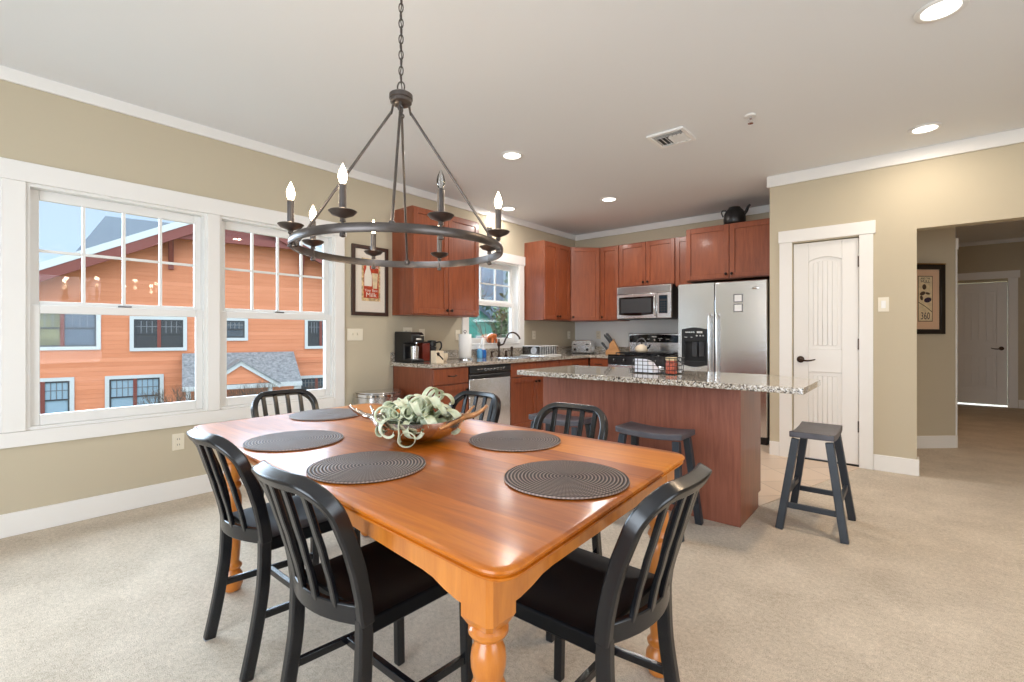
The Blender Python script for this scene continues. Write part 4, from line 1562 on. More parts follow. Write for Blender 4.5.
# worktops with their upstands
ct = thing('countertop', 'speckled granite worktop along the left and back kitchen walls', 'countertop', (-3.7, 4.6, 0.869))
SK = (-3.92, -3.50, 4.28, 4.90)
mb = MB()
z0, z1 = 0.8695, CT
mb.box(WL + 0.003, XF + 0.035, 2.895, SK[2], z0, z1)
mb.box(WL + 0.003, SK[0], SK[2], SK[3], z0, z1)
mb.box(SK[1], XF + 0.035, SK[2], SK[3], z0, z1)
mb.box(WL + 0.003, XF + 0.035, SK[3], WB - 0.003, z0, z1)
mb.box(XF + 0.035, -3.108, YF - 0.035, WB - 0.003, z0, z1)
mb.build('worktop', 'granite', ct, smooth=0)
mb = MB()
mb.box(WL + 0.003, WL + 0.025, 2.90, WB - 0.003, z1 + 0.0005, z1 + 0.102)
mb.box(WL + 0.025, -3.108, WB - 0.025, WB - 0.003, z1 + 0.0005, z1 + 0.102)
mb.build('upstand', 'granite', ct, bevel=0.002)
ct2 = thing('countertop', 'small granite worktop strip right of the stove, beside the refrigerator', 'countertop', (-2.235, 6.05, 0.869))
MB().box(-2.324, -2.146, YF - 0.03, WB - 0.003, z0, z1).build('worktop', 'granite', ct2, bevel=0.003)

sink = thing('kitchen_sink', 'stainless undermount sink set into the counter below the window', 'sink', (-3.71, 4.60, 0.70))
mb = MB()
a0, a1, b0, b1 = SK
g = 0.004
mb.box(a0 + g, a0 + g + 0.012, b0 + g, b1 - g, 0.71, CT + 0.003)
mb.box(a1 - g - 0.012, a1 - g, b0 + g, b1 - g, 0.71, CT + 0.003)
mb.box(a0 + g + 0.012, a1 - g - 0.012, b0 + g, b0 + g + 0.012, 0.71, CT + 0.003)
mb.box(a0 + g + 0.012, a1 - g - 0.012, b1 - g - 0.012, b1 - g, 0.71, CT + 0.003)
mb.box(a0 + g, a1 - g, b0 + g, b1 - g, 0.70, 0.71)
mb.build('basin', 'steel', sink, bevel=0.003)

fa = thing('kitchen_faucet', 'dark bronze gooseneck faucet with side handles under the kitchen window', 'faucet', (-3.965, 4.47, CT + 0.001))
mb = MB()
Fx, Fy, Fz = -3.965, 4.47, CT + 0.001
mb.lathe([(0.026, 0), (0.026, 0.008), (0.016, 0.014), (0.012, 0.03), (0.012, 0.13), (0.018, 0.135), (0.022, 0.155), (0.020, 0.18), (0.012, 0.19), (0.009, 0.20), (0.012, 0.215), (0.004, 0.225)], 18, (Fx, Fy, Fz))
mb.build('post', 'bronze', fa, smooth=50)
pth = spline([(Fx + 0.012, Fy + 0.012, Fz + 0.148), (Fx + 0.05, Fy + 0.03, Fz + 0.165), (Fx + 0.075, Fy + 0.045, Fz + 0.23), (Fx + 0.115, Fy + 0.065, Fz + 0.295), (Fx + 0.175, Fy + 0.10, Fz + 0.30), (Fx + 0.22, Fy + 0.125, Fz + 0.255), (Fx + 0.23, Fy + 0.13, Fz + 0.22)], 8)
MB().tube(pth, [0.011] * (len(pth) - 4) + [0.012, 0.013, 0.014, 0.014], 10).build('spout', 'bronze', fa, smooth=60)
for dy in (-0.135, 0.135):
    mb = MB()
    mb.lathe([(0.024, 0), (0.022, 0.012), (0.012, 0.022), (0.011, 0.05), (0.016, 0.058), (0.014, 0.07), (0.004, 0.076)], 16, (Fx, Fy + dy, Fz))
    mb.tube([(Fx, Fy + dy, Fz + 0.064), (Fx + 0.03, Fy + dy * 1.12, Fz + 0.075), (Fx + 0.065, Fy + dy * 1.2, Fz + 0.072)], [0.006, 0.005, 0.006], 8)
    mb.build('handle', 'bronze', fa, smooth=50)
MB().lathe([(0.022, 0), (0.020, 0.012), (0.012, 0.02), (0.012, 0.06), (0.018, 0.075), (0.018, 0.115), (0.010, 0.125)], 16, (Fx, Fy + 0.25, Fz)).build('side_sprayer', 'bronze', fa, smooth=50)


# upper cabinets
def upper_cab(label, f, u0, u1, depth, z0, z1, doors, d=0.0, single_knob='left', knobs=True, mat='cherry_door'):
    o, ux, nx = f
    c = Vector((o[0], o[1], z0)) + Vector((*ux, 0)) * ((u0 + u1) / 2)
    t = thing('wall_cabinet', label, 'cabinet', c)
    carcass(t, f, u0, u1, depth, z0, z1)
    w = (u1 - u0) / doors
    for k in range(doors):
        a, b = u0 + w * k + 0.003, u0 + w * (k + 1) - 0.003
        if doors > 1:
            ku = b - 0.028 if k == 0 else a + 0.028
        else:
            ku = a + 0.028 if single_knob == 'left' else b - 0.028
        front('cabinet_door', t, f, a, b, z0 + 0.012, z1 - 0.012, 'knob' if knobs else None, z0 + 0.055, ku, mat=mat)
    return t


UD = 0.325
XU = WL + 0.003 + UD
LU = ((XU, 0), (0, 1), (1, 0))
YU = WB - 0.003 - UD
BU = ((0, YU), (1, 0), (0, -1))
UZ0, UZ1 = 1.38, 2.435
upper_cab('two-door wall cabinet hung left of the sink window, behind the chandelier', LU, 2.925, 3.84, UD, UZ0, UZ1 + 0.01, 2)
upper_cab('shadowed two-door wall cabinet right of the sink window', LU, 5.085, 5.70, UD, UZ0, UZ1, 2)
upper_cab('single-door wall cabinet between the corner cabinet and the microwave', BU, -3.40, -3.118, UD, UZ0, UZ1, 1)
upper_cab('two-door wall cabinet directly above the microwave', BU, -3.112, -2.325, UD, 1.835, UZ1, 2)
upper_cab('narrow wall cabinet squeezed between microwave and refrigerator cabinet', BU, -2.32, -2.095, UD, 1.80, UZ1, 1, knobs=False)
# diagonal corner unit
t = thing('wall_cabinet', 'diagonal corner wall cabinet where the two kitchen walls meet', 'cabinet', (-3.8, 6.1, UZ0))
mb = MB()
q = [(WL + 0.003, 5.704), (XU, 5.704), (XU, 5.73), (-3.432, YU), (-3.404, YU), (-3.404, WB - 0.003), (WL + 0.003, WB - 0.003)]
mb.prism(q, lambda u, v, tt: (u, v, tt), UZ0, UZ1)
mb.build('body', 'cherry', t, bevel=0.002)
dv = (Vector((-3.432, YU)) - Vector((XU, 5.73))); L = dv.length; dv.normalize()
nv = Vector((dv.y, -dv.x))
front('cabinet_door', t, ((XU, 5.73), dv, nv), 0.006, L - 0.006, UZ0 + 0.012, UZ1 - 0.012, 'knob', UZ0 + 0.055, 0.034, d0=0.001)
# deep unit above the refrigerator
YR = 5.70
RF = ((0, YR), (1, 0), (0, -1))
t = upper_cab('deep two-door cabinet above the refrigerator, with the black kettle on top', RF, -2.06, XN - 0.012, WB - YR - 0.005, 1.815, 2.44, 2)

# microwave
mw = thing('microwave', 'stainless over-the-range microwave with a dark door window', 'microwave', (-2.72, 6.1, 1.39))
Y0 = 5.965
MF = ((0, Y0), (1, 0), (0, -1))
MB().box(-3.102, -2.332, Y0 + 0.001, WB - 0.004, 1.392, 1.832).build('body', 'dark_grey', mw, bevel=0.003)
mb = MB()
mb.obox(*MF, -3.10, -2.335, 0, 0.028, 1.735, 1.830)
gr = mb.build('top_grille', 'steel', mw, bevel=0.003)
mb = MB()
for k in range(6):
    mb.obox(*MF, -3.085, -2.355, 0.0275, 0.0285, 1.745 + 0.0125 * k, 1.752 + 0.0125 * k)
mb.build('vent_slots', 'steel_dark', gr)
mb = MB()
mb.obox(*MF, -3.10, -2.53, 0, 0.032, 1.40, 1.730)
mdoor = mb.build('microwave_door', 'steel', mw, bevel=0.006)
mb = MB()
q = [(-3.065, 1.455)] + [(-3.065 + 0.49 * k / 10, 1.455 - 0.018 * math.sin(PI * k / 10)) for k in range(1, 10)] + [(-2.575, 1.455), (-2.575, 1.69), (-3.065, 1.69)]
mb.prism(q, lambda u, v, tt: (u, Y0 - tt, v), 0.0322, 0.0335)
wn = mb.build('door_window', 'black_gloss', mdoor)
MB().obox(*MF, -3.035, -2.605, 0.0336, 0.034, 1.478, 1.665).build('window_mesh', 'dark_grey', mdoor)
pth = spline([(-2.545, Y0 - 0.030, 1.43), (-2.548, Y0 - 0.058, 1.48), (-2.548, Y0 - 0.066, 1.57), (-2.548, Y0 - 0.058, 1.66), (-2.545, Y0 - 0.030, 1.71)], 6)
MB().tube(pth, 0.011, 10).build('door_handle', 'steel', mdoor, smooth=60)
mp_ = MB().obox(*MF, -2.526, -2.335, 0, 0.030, 1.40, 1.730).build('control_panel', 'steel', mw, bevel=0.005)
MB().obox(*MF, -2.50, -2.385, 0.0302, 0.0315, 1.46, 1.695).build('keypad', 'black', mp_)
MB().obox(*MF, -2.49, -2.395, 0.0316, 0.0322, 1.645, 1.685).build('display', 'display', mp_)
mb = MB()
for i in range(3):
    for j in range(5):
        mb.obox(*MF, -2.488 + 0.034 * i, -2.464 + 0.034 * i, 0.0316, 0.032, 1.475 + 0.031 * j, 1.493 + 0.031 * j)
mb.build('keys', 'display', mp_)

# stove
st = thing('gas_range', 'black and stainless gas range under the microwave', 'stove', (-2.715, 6.02, 0))
SX0, SX1 = -3.103, -2.330
SY = 5.715
SF = ((0, SY), (1, 0), (0, -1))
MB().box(SX0, SX1, SY + 0.001, WB - 0.01, 0.005, 0.90).build('body', 'dark_grey', st, bevel=0.003)
MB().box(SX0, SX1, SY - 0.02, WB - 0.08, 0.9005, 0.922).build('cooktop', 'black_gloss', st, bevel=0.004)
MB().obox(*SF, SX0, SX1, 0, 0.028, 0.80, 0.899).build('control_strip', 'black', st, bevel=0.004)
for k in range(5):
    u = SX0 + 0.10 + 0.143 * k
    kb = MB().lathe([(0.021, 0), (0.021, 0.016), (0.017, 0.022)], 18, (u, SY - 0.028, 0.85), Vector((0, -1, 0)).to_track_quat('Z', 'Y').to_matrix()).build('knob', 'black', st, smooth=50)
    MB().obox(*SF, u - 0.002, u + 0.002, 0.0502, 0.052, 0.85, 0.868).build('knob_mark', 'white', kb)
od = MB().obox(*SF, SX0 + 0.004, SX1 - 0.004, 0, 0.03, 0.22, 0.790).build('oven_door', 'steel', st, bevel=0.006)
MB().obox(*SF, SX0 + 0.12, SX1 - 0.12, 0.0302, 0.032, 0.36, 0.62).build('oven_window', 'black_gloss', od)
pth = [(SX0 + 0.05, SY - 0.03, 0.735), (SX0 + 0.05, SY - 0.07, 0.74), (SX1 - 0.05, SY - 0.07, 0.74), (SX1 - 0.05, SY - 0.03, 0.735)]
MB().tube(pth, 0.012, 10).build('oven_handle', 'steel', od, smooth=50)
MB().obox(*SF, SX0 + 0.004, SX1 - 0.004, 0, 0.026, 0.05, 0.21).build('warming_drawer', 'steel', st, bevel=0.005)
for gx in (SX0 + 0.20, (SX0 + SX1) / 2, SX1 - 0.20):
    mb = MB()
    a0, a1, b0, b1 = gx - 0.115, gx + 0.115, SY + 0.03, WB - 0.13
    for a in (a0, gx - 0.006, a1 - 0.012):
        mb.box(a, a + 0.012, b0, b1, 0.936, 0.950)
    for k in range(5):
        b = b0 + (b1 - b0 - 0.012) * k / 4
        mb.box(a0 + 0.0, a1, b, b + 0.012, 0.9365, 0.9495)
    for a in (a0, a1 - 0.012):
        for b in (b0, b1 - 0.012):
            mb.box(a, a + 0.012, b, b + 0.012, 0.922, 0.937)
    mb.build('grate', 'black', st, bevel=0.002)
    for by_ in (b0 + 0.12, b1 - 0.12):
        MB().lathe([(0.045, 0.922), (0.045, 0.930), (0.030, 0.932), (0.030, 0.938), (0.002, 0.940)], 20, (gx, by_, 0)).build('burner', 'black', st, smooth=45)
bk = MB().box(SX0, SX1, WB - 0.078, WB - 0.012, 0.923, 1.205).build('backguard', 'steel', st, bevel=0.012)
mb = MB()
q = [(SX0 + 0.02, 1.075), (SX1 - 0.02, 1.075), (SX1 - 0.02, 1.172)] + [(SX1 - 0.02 - (SX1 - SX0 - 0.04) * k / 10, 1.172 + 0.018 * math.sin(PI * k / 10)) for k in range(1, 10)] + [(SX0 + 0.02, 1.172)]
mb.prism(q, lambda u, v, tt: (u, WB - 0.078 - tt, v), 0.0003, 0.004)
mb.build('control_glass', 'black_gloss', bk)
mb = MB()
for (a, b, c, d) in ((-2.75, -2.68, 1.15, 1.162), (-2.66, -2.60, 1.13, 1.136), (-2.82, -2.78, 1.12, 1.126), (-2.72, -2.70, 1.10, 1.125), (-2.64, -2.63, 1.10, 1.12), (-2.55, -2.50, 1.12, 1.126), (-2.90, -2.86, 1.13, 1.136)):
    mb.box(a, b, WB - 0.0832, WB - 0.0822, c, d)
mb.build('control_marks', 'steel', bk)

kt = thing('tea_kettle', 'cream and amber kettle with a black handle on the stove', 'kettle', (-2.72, 5.90, 0.9505))
KX, KY, KZ_ = -2.72, 5.90, 0.9505
MB().lathe([(0.055, 0), (0.078, 0.008), (0.086, 0.035), (0.080, 0.065), (0.058, 0.090), (0.030, 0.100), (0.026, 0.106), (0.002, 0.108)], 28, (KX, KY, KZ_)).build('kettle_body', 'cream', kt, smooth=60)
MB().lathe([(0.010, 0.107), (0.006, 0.115), (0.013, 0.122), (0.010, 0.130), (0.002, 0.132)], 14, (KX, KY, KZ_)).build('lid_knob', 'black', kt, smooth=50)
MB().tube(spline([(KX + 0.07, KY, KZ_ + 0.05), (KX + 0.105, KY - 0.01, KZ_ + 0.07), (KX + 0.125, KY - 0.015, KZ_ + 0.105)], 5), [0.016 - 0.0006 * k for k in range(11)], 10).build('spout', 'black', kt, smooth=60)
MB().tube(spline([(KX - 0.065, KY, KZ_ + 0.078), (KX - 0.06, KY, KZ_ + 0.15), (KX, KY, KZ_ + 0.185), (KX + 0.05, KY, KZ_ + 0.15), (KX + 0.055, KY, KZ_ + 0.088)], 6), 0.008, 8).build('handle', 'steel_dark', kt, smooth=60)

# refrigerator
fr = thing('refrigerator', 'large stainless side-by-side refrigerator with a black dispenser', 'refrigerator', (-1.645, 6.0, 0))
RX0, RX1, RS = -2.118, -1.165, -1.708
RY = 5.60
RFF = ((0, RY), (1, 0), (0, -1))
MB().box(RX0 + 0.005, RX1 - 0.005, RY + 0.072, WB - 0.03, 0.005, 1.77).build('body', 'dark_grey', fr, bevel=0.004)
DP = (-2.075, -1.785, 0.83, 1.25)
mb = MB()
D0, D1 = -0.068, 0.0
wall_with_holes(mb, (0, RY), (1, 0), (0, -1), RX0, RS - 0.003, 0.085, 1.775, [(DP[0] + 0.012, DP[1] - 0.012, DP[2] + 0.03, DP[2] + 0.29)], 0.068)
d1_ = mb.build('freezer_door', 'steel', fr)
d2_ = MB().obox(*RFF, RS + 0.003, RX1, D0, D1, 0.085, 1.775).build('fridge_door', 'steel', fr, bevel=0.012, seg=3)
MB().obox(*RFF, RX0 + 0.01, RX1 - 0.01, -0.06, -0.02, 0.005, 0.08).build('kick_grille', 'black', fr)
for u, dr in ((RS - 0.040, d1_), (RS + 0.040, d2_)):
    pth = spline([(u, RY - 0.001, 1.40), (u, RY - 0.05, 1.38), (u, RY - 0.062, 1.0), (u, RY - 0.05, 0.55), (u, RY - 0.001, 0.53)], 8)
    MB().tube(pth, 0.0135, 12).build('door_handle', 'steel', dr, smooth=60)
mb = MB()
bz = DP[2]
# surround of the dispenser: frame + control face, arched top and bottom
mb.obox(*RFF, DP[0], DP[0] + 0.022, 0.0005, 0.010, bz + 0.0, DP[3])
mb.obox(*RFF, DP[1] - 0.022, DP[1], 0.0005, 0.010, bz + 0.0, DP[3])
q = [(DP[0] + 0.022, 1.105), (DP[1] - 0.022, 1.105), (DP[1] - 0.022, DP[3])] + [(DP[1] - 0.022 - (DP[1] - DP[0] - 0.044) * k / 8, DP[3] + 0.018 * math.sin(PI * k / 8)) for k in range(1, 8)] + [(DP[0] + 0.022, DP[3])]
mb.prism(q, lambda u, v, tt: (u, RY - tt, v), 0.0005, 0.010)
q = [(DP[0] + 0.022, bz + 0.045), (DP[0] + 0.022, bz)] + [(DP[0] + 0.022 + (DP[1] - DP[0] - 0.044) * k / 8, bz - 0.022 * math.sin(PI * k / 8)) for k in range(1, 8)] + [(DP[1] - 0.022, bz), (DP[1] - 0.022, bz + 0.045)]
mb.prism(q, lambda u, v, tt: (u, RY - tt, v), 0.0005, 0.012)
disp = mb.build('water_dispenser', 'black', d1_, bevel=0.002)
mb = MB()
mb.obox(*RFF, DP[0] + 0.013, DP[1] - 0.013, -0.0665, -0.062, bz + 0.032, bz + 0.288)
mb.build('dispenser_niche', 'black', d1_)
MB().obox(*RFF, -1.965, -1.905, -0.045, -0.02, bz + 0.10, bz + 0.27).obox(*RFF, -1.885, -1.825, -0.045, -0.02, bz + 0.10, bz + 0.27).build('dispenser_paddles', 'dark_grey', d1_, bevel=0.005)
mb = MB()
for k in range(5):
    mb.obox(*RFF, -2.03 + 0.022 * k, -2.016 + 0.022 * k, 0.0102, 0.0112, 1.205, 1.222)
for (a, b, c, d) in ((-2.04, -2.01, 1.15, 1.158), (-1.97, -1.95, 1.15, 1.158), (-1.90, -1.835, 1.20, 1.225), (-1.91, -1.89, 1.165, 1.18), (-1.87, -1.85, 1.165, 1.18), (-1.835, -1.82, 1.165, 1.18)):
    mb.obox(*RFF, a, b, 0.0102, 0.0112, c, d)
mb.build('dispenser_buttons', 'steel', d1_)
mb = MB()
mb.lathe([(0.036, 0.0003), (0.036, 0.002), (0.032, 0.003), (0.002, 0.003)], 28, (-1.285, RY, 1.688), Matrix(((1, 0, 0), (0, 0, -1), (0, 0.42, 0))))
mb.build('oval_badge', 'chrome', d2_, smooth=45)
for z_, lab in ((1.585, 'small square framed magnet on the refrigerator door, upper one'), (1.478, 'small square framed magnet on the refrigerator door, lower one')):
    mg = thing('fridge_magnet', lab, 'magnet', (-1.455, RY, z_ - 0.043), group='square magnets on the refrigerator')
    MB().obox(*RFF, -1.503, -1.407, 0.0005, 0.004, z_ - 0.046, z_ + 0.046).build('magnet_frame', 'steel_dark', mg, bevel=0.001)
    MB().obox(*RFF, -1.492, -1.418, 0.0042, 0.0048, z_ - 0.035, z_ + 0.035).build('magnet_picture', 'wall_pale', mg)

# black kettle on the cabinet
bk_ = thing('black_kettle', 'old black kettle standing on top of the refrigerator cabinet', 'kettle', (-1.545, 5.80, 2.4405))
KX, KY, KZ_ = -1.545, 5.80, 2.4405
MB().lathe([(0.105, 0), (0.115, 0.01), (0.118, 0.06), (0.112, 0.115), (0.095, 0.155), (0.070, 0.180), (0.066, 0.186), (0.060, 0.198), (0.002, 0.203)], 32, (KX, KY, KZ_)).build('kettle_body', 'black', bk_, smooth=60)
MB().tube(spline([(KX + 0.10, KY, KZ_ + 0.11), (KX + 0.125, KY, KZ_ + 0.14), (KX + 0.14, KY, KZ_ + 0.18), (KX + 0.165, KY, KZ_ + 0.205)], 5), [0.020 - 0.0006 * k for k in range(16)], 10).build('spout', 'black', bk_, smooth=60)
MB().tube(spline([(KX - 0.085, KY - 0.03, KZ_ + 0.165), (KX - 0.125, KY - 0.03, KZ_ + 0.17), (KX - 0.132, KY - 0.03, KZ_ + 0.14), (KX - 0.118, KY - 0.02, KZ_ + 0.10)], 6), 0.007, 8).build('handle', 'black', bk_, smooth=60)
MB().lathe([(0.018, 0.2025), (0.014, 0.210), (0.002, 0.213)], 16, (KX, KY, KZ_)).build('lid_knob', 'black', bk_, smooth=50)

# ------------------------------------------------------------------ island
isl = thing('kitchen_island', 'cherry veneered kitchen island with a plain panel toward the table', 'island', (-1.55, 3.38, 0))
IX0, IX1, IY0, IY1 = -2.29, -0.80, 3.125, 3.66
MB().box(IX0 + 0.012, IX1 - 0.012, IY0 + 0.014, IY1 - 0.02, 0.10, 0.869).build('body', 'cherry', isl)
MB().box(IX0 + 0.02, IX1 - 0.02, IY0 + 0.014, IY1 - 0.08, 0.001, 0.10).build('toe_kick', 'cherry', isl)
MB().box(IX0 - 0.001, IX1 + 0.001, IY0, IY0 + 0.0135, 0.001, 0.869).build('back_panel', 'island', isl, bevel=0.002)
mb = MB()
mb.prism([(IY0 + 0.0138, 0.001), (IY1 - 0.085, 0.001), (IY1 - 0.085, 0.10), (IY1 - 0.022, 0.10), (IY1 - 0.022, 0.869), (IY0 + 0.0138, 0.869)], lambda u, v, t: (t, u, v), IX1 - 0.0115, IX1)
mb.build('side_panel', 'cherry_door', isl, bevel=0.002)
mb = MB()
mb.prism([(IY0 + 0.0138, 0.001), (IY1 - 0.085, 0.001), (IY1 - 0.085, 0.10), (IY1 - 0.022, 0.10), (IY1 - 0.022, 0.869), (IY0 + 0.0138, 0.869)], lambda u, v, t: (t, u, v), IX0, IX0 + 0.0115)
mb.build('side_panel', 'cherry_door', isl, bevel=0.002)
IF_ = ((0, IY1 - 0.02), (-1, 0), (0, 1))
for k in range(3):
    a = -IX1 + 0.012 + 0.4887 * k
    b = a + 0.4887
    front('cabinet_door', isl, IF_, a + 0.004, b - 0.004, 0.115, 0.69, 'knob', 0.63, a + 0.035)
    front('drawer', isl, IF_, a + 0.004, b - 0.004, 0.70, 0.855, 'pull', 0.78, (a + b) / 2, flat=True)
ict = thing('island_countertop', 'polished granite slab on the kitchen island, overhanging toward the stools', 'countertop', (-1.4, 3.25, 0.87))
mb = MB()
rp = round_poly([(-0.425, 2.865), (-0.425, 3.46), (-0.78, 3.68), (-2.36, 3.69), (-2.36, 2.865)], 0.012)
mb.prism([(p.x, p.y) for p in rp], lambda u, v, t: (u, v, t), 0.8698, CT)
mb.build('slab', 'granite', ict, bevel=0.003)

# wire basket with napkins, and a jar
wb = thing('wire_basket', 'black wire basket standing on the island worktop', 'basket', (-1.39, 3.27, CT + 0.001))
mb = MB()
x0, x1, y0, y1, zb, zt = -1.545, -1.235, 3.20, 3.36, CT + 0.004, CT + 0.115
wr = 0.0022
for z in (zb, zb + 0.028, zb + 0.056, zb + 0.084, zt):
    e = 0.0 if z < zt else 0.006
    mb.tube([(x0 - e, y0 - e, z), (x1 + e, y0 - e, z), (x1 + e, y1 + e, z), (x0 - e, y1 + e, z)], wr * (1.5 if z == zt else 1), 6, closed=True)
for k in range(9):
    x = x0 + (x1 - x0) * k / 8
    mb.tube([(x, y0, zt), (x, y0, zb), (x, y1, zb), (x, y1, zt)], wr, 6)
for k in range(1, 4):
    y = y0 + (y1 - y0) * k / 4
    mb.tube([(x0, y, zt), (x0, y, zb), (x1, y, zb), (x1, y, zt)], wr, 6)
mb.build('wire_frame', 'black', wb, smooth=60)
for sx in (x0, x1):
    s_ = -1 if sx == x0 else 1
    MB().tube(spline([(sx, y0 + 0.04, zt), (sx + s_ * 0.022, y0 + 0.05, zt - 0.03), (sx + s_ * 0.022, y1 - 0.05, zt - 0.03), (sx, y1 - 0.04, zt)], 6), 0.003, 6).build('handle', 'black', wb, smooth=60)
nk = thing('napkin_stack', 'white paper napkins leaning in the wire basket', 'napkins', (-1.47, 3.28, zb + 0.003))
mb = MB()
for k in range(7):
    y = y0 + 0.018 + 0.012 * k
    x_ = x0 + 0.008 + 0.003 * k
    q = [(x_, zb + 0.004), (x_ + 0.145, zb + 0.004), (x_ + 0.085, zb + 0.098 - 0.003 * k), (x_ - 0.002, zb + 0.10 - 0.003 * k)]
    mb.prism(q, lambda u, v, t: (u, t + 0.06 * (v - zb), v), y, y + 0.009)
mb.build('napkins', 'napkin', nk, bevel=0.002)
jr = thing('candle_jar', 'clear jar with a red patterned fill in the wire basket', 'jar', (-1.285, 3.28, zb + 0.003))
jx, jy, jz = -1.283, 3.262, zb + 0.003
MB().lathe([(0.036, 0), (0.038, 0.004), (0.038, 0.075), (0.034, 0.084), (0.034, 0.09), (0.0005, 0.09)], 28, (jx, jy, jz)).build('jar_fill', 'jar_red', jr, smooth=45)
MB().lathe([(0.0375, 0.0905), (0.0385, 0.092), (0.0385, 0.108), (0.036, 0.111), (0.002, 0.111)], 28, (jx, jy, jz)).build('lid', 'poster_cream', jr, smooth=45)

# ------------------------------------------------------------------ stools
def make_stool(label):
    t = thing('saddle_stool', label, 'stool', group='dark saddle-seat stools')
    SH = 0.60
    L, W = 0.214, 0.114
    mb = MB()
    N = 14
    top_ = lambda q: SH - 0.015 + 0.015 * (abs(q) ** 2.2)
    vs, K = [], N + 1
    for i in range(K):
        q = (i / N - 0.5) * 2
        for a, z in ((-W, top_(q)), (W, top_(q)), (W, top_(q) - 0.036), (-W, top_(q) - 0.036)):
            vs.append((a, q * L, z))
    fs = []
    for i in range(N):
        for k in range(4):
            fs.append((i * 4 + k, i * 4 + (k + 1) % 4, (i + 1) * 4 + (k + 1) % 4, (i + 1) * 4 + k))
    fs += [(3, 2, 1, 0), (N * 4, N * 4 + 1, N * 4 + 2, N * 4 + 3)]
    mb.add(vs, fs)
    mb.build('seat', 'stool_seat', t, bevel=0.005, world=False, smooth=40)
    top = lambda sx, sy: Vector((sx * 0.086, sy * 0.172, SH - 0.050))
    foot = lambda sx, sy: Vector((sx * 0.165, sy * 0.222, 0.0))
    P = lambda sx, sy, z: foot(sx, sy) + (top(sx, sy) - foot(sx, sy)) * (z / (SH - 0.050))
    for sx in (-1, 1):
        for sy in (-1, 1):
            MB().sweep([foot(sx, sy), top(sx, sy)], Vector((1, 0, 0)), 0.041, 0.041).build('leg', 'stool', t, bevel=0.003, world=False)
    for sy in (-1, 1):
        MB().sweep([P(-1, sy, 0.15) + Vector((0.018, 0, 0)), P(1, sy, 0.15) - Vector((0.018, 0, 0))], Vector((0, 1, 0)), 0.022, 0.032).build('rung', 'stool', t, bevel=0.003, world=False)
    for sx in (-1, 1):
        MB().sweep([P(sx, -1, 0.21) + Vector((0, 0.018, 0)), P(sx, 1, 0.21) - Vector((0, 0.018, 0))], Vector((1, 0, 0)), 0.022, 0.032).build('rung', 'stool', t, bevel=0.003, world=False)
    return t


s0 = make_stool('dark saddle stool standing alone at the right end of the island')
s0.location = (-0.452, 3.50, 0)
dup(s0, (-1.235, 2.865, 0), R(90), 'dark saddle stool beneath the island overhang, in front of the panel', 'dark saddle-seat stools')
dup(s0, (-1.93, 2.855, 0), R(90), 'dark saddle stool half hidden behind a dining chair at the island left end', 'dark saddle-seat stools')

# ------------------------------------------------------------------ trash can
tc = thing('trash_can', 'stainless step trash can against the end of the kitchen cabinets', 'trash can', (-3.86, 2.68, 0))
def dee(w, d, n=14):
    """half-round plan, flat toward the wall (x small)"""
    q = [(-d / 2, w / 2), (-d / 2, -w / 2)]
    for k in range(n + 1):
        a = -PI / 2 + PI * k / n
        q.append((d * 0.5 * 0.1 + d * 0.45 * math.cos(a), (w / 2) * math.sin(a)))
    return q
TX, TY = -3.855, 2.665
f2 = lambda u, v, t: (TX + u, TY + v, t)
MB().prism(dee(0.40, 0.30), f2, 0.03, 0.60).build('bin_body', 'steel', tc, bevel=0.003)
MB().prism(dee(0.41, 0.31), f2, 0.001, 0.03).build('bin_base', 'black', tc, bevel=0.003)
MB().prism(dee(0.412, 0.312), f2, 0.602, 0.632).build('rim', 'chrome', tc, bevel=0.004)
MB().prism(dee(0.39, 0.29), f2, 0.633, 0.648).build('lid', 'steel', tc, bevel=0.006)
MB().box(TX + 0.14, TX + 0.20, TY - 0.05, TY + 0.05, 0.008, 0.022).build('pedal', 'steel', tc, bevel=0.004)

# ------------------------------------------------------------------ things on the left counter
Z0 = CT + 0.001
cm = thing('coffee_maker', 'black pod coffee maker with a silver cup stand on the counter end', 'coffee maker', (-3.87, 3.0, Z0))
x0, y0 = -4.015, 2.93
mb = MB()
mb.prism([(0, 0), (0.28, 0), (0.28, 0.03), (0.15, 0.03), (0.15, 0.19), (0.28, 0.20), (0.285, 0.27), (0.25, 0.30), (0, 0.31)], lambda u, v, t: (x0 + u, t, Z0 + v), y0, y0 + 0.155)
mb.build('machine_body', 'black', cm, bevel=0.008)
MB().lathe([(0.030, 0.032), (0.038, 0.036), (0.043, 0.13), (0.044, 0.16), (0.040, 0.16), (0.036, 0.05), (0.002, 0.045)], 24, (x0 + 0.222, y0 + 0.078, Z0)).build('travel_cup', 'steel', cm, smooth=50)
mb = MB()
mb.box(x0 + 0.283, x0 + 0.288, y0 + 0.045, y0 + 0.11, Z0 + 0.225, Z0 + 0.242)
mb.box(x0 + 0.283, x0 + 0.288, y0 + 0.10, y0 + 0.145, Z0 + 0.262, Z0 + 0.272)
mb.cyl((x0 + 0.25, y0 + 0.08, Z0 + 0.19), (x0 + 0.25, y0 + 0.08, Z0 + 0.235), 0.012)
mb.build('silver_latch', 'chrome', cm)
MB().box(x0 + 0.16, x0 + 0.275, y0 + 0.02, y0 + 0.135, Z0 + 0.0305, Z0 + 0.036).build('drip_tray', 'steel_dark', cm, bevel=0.002)

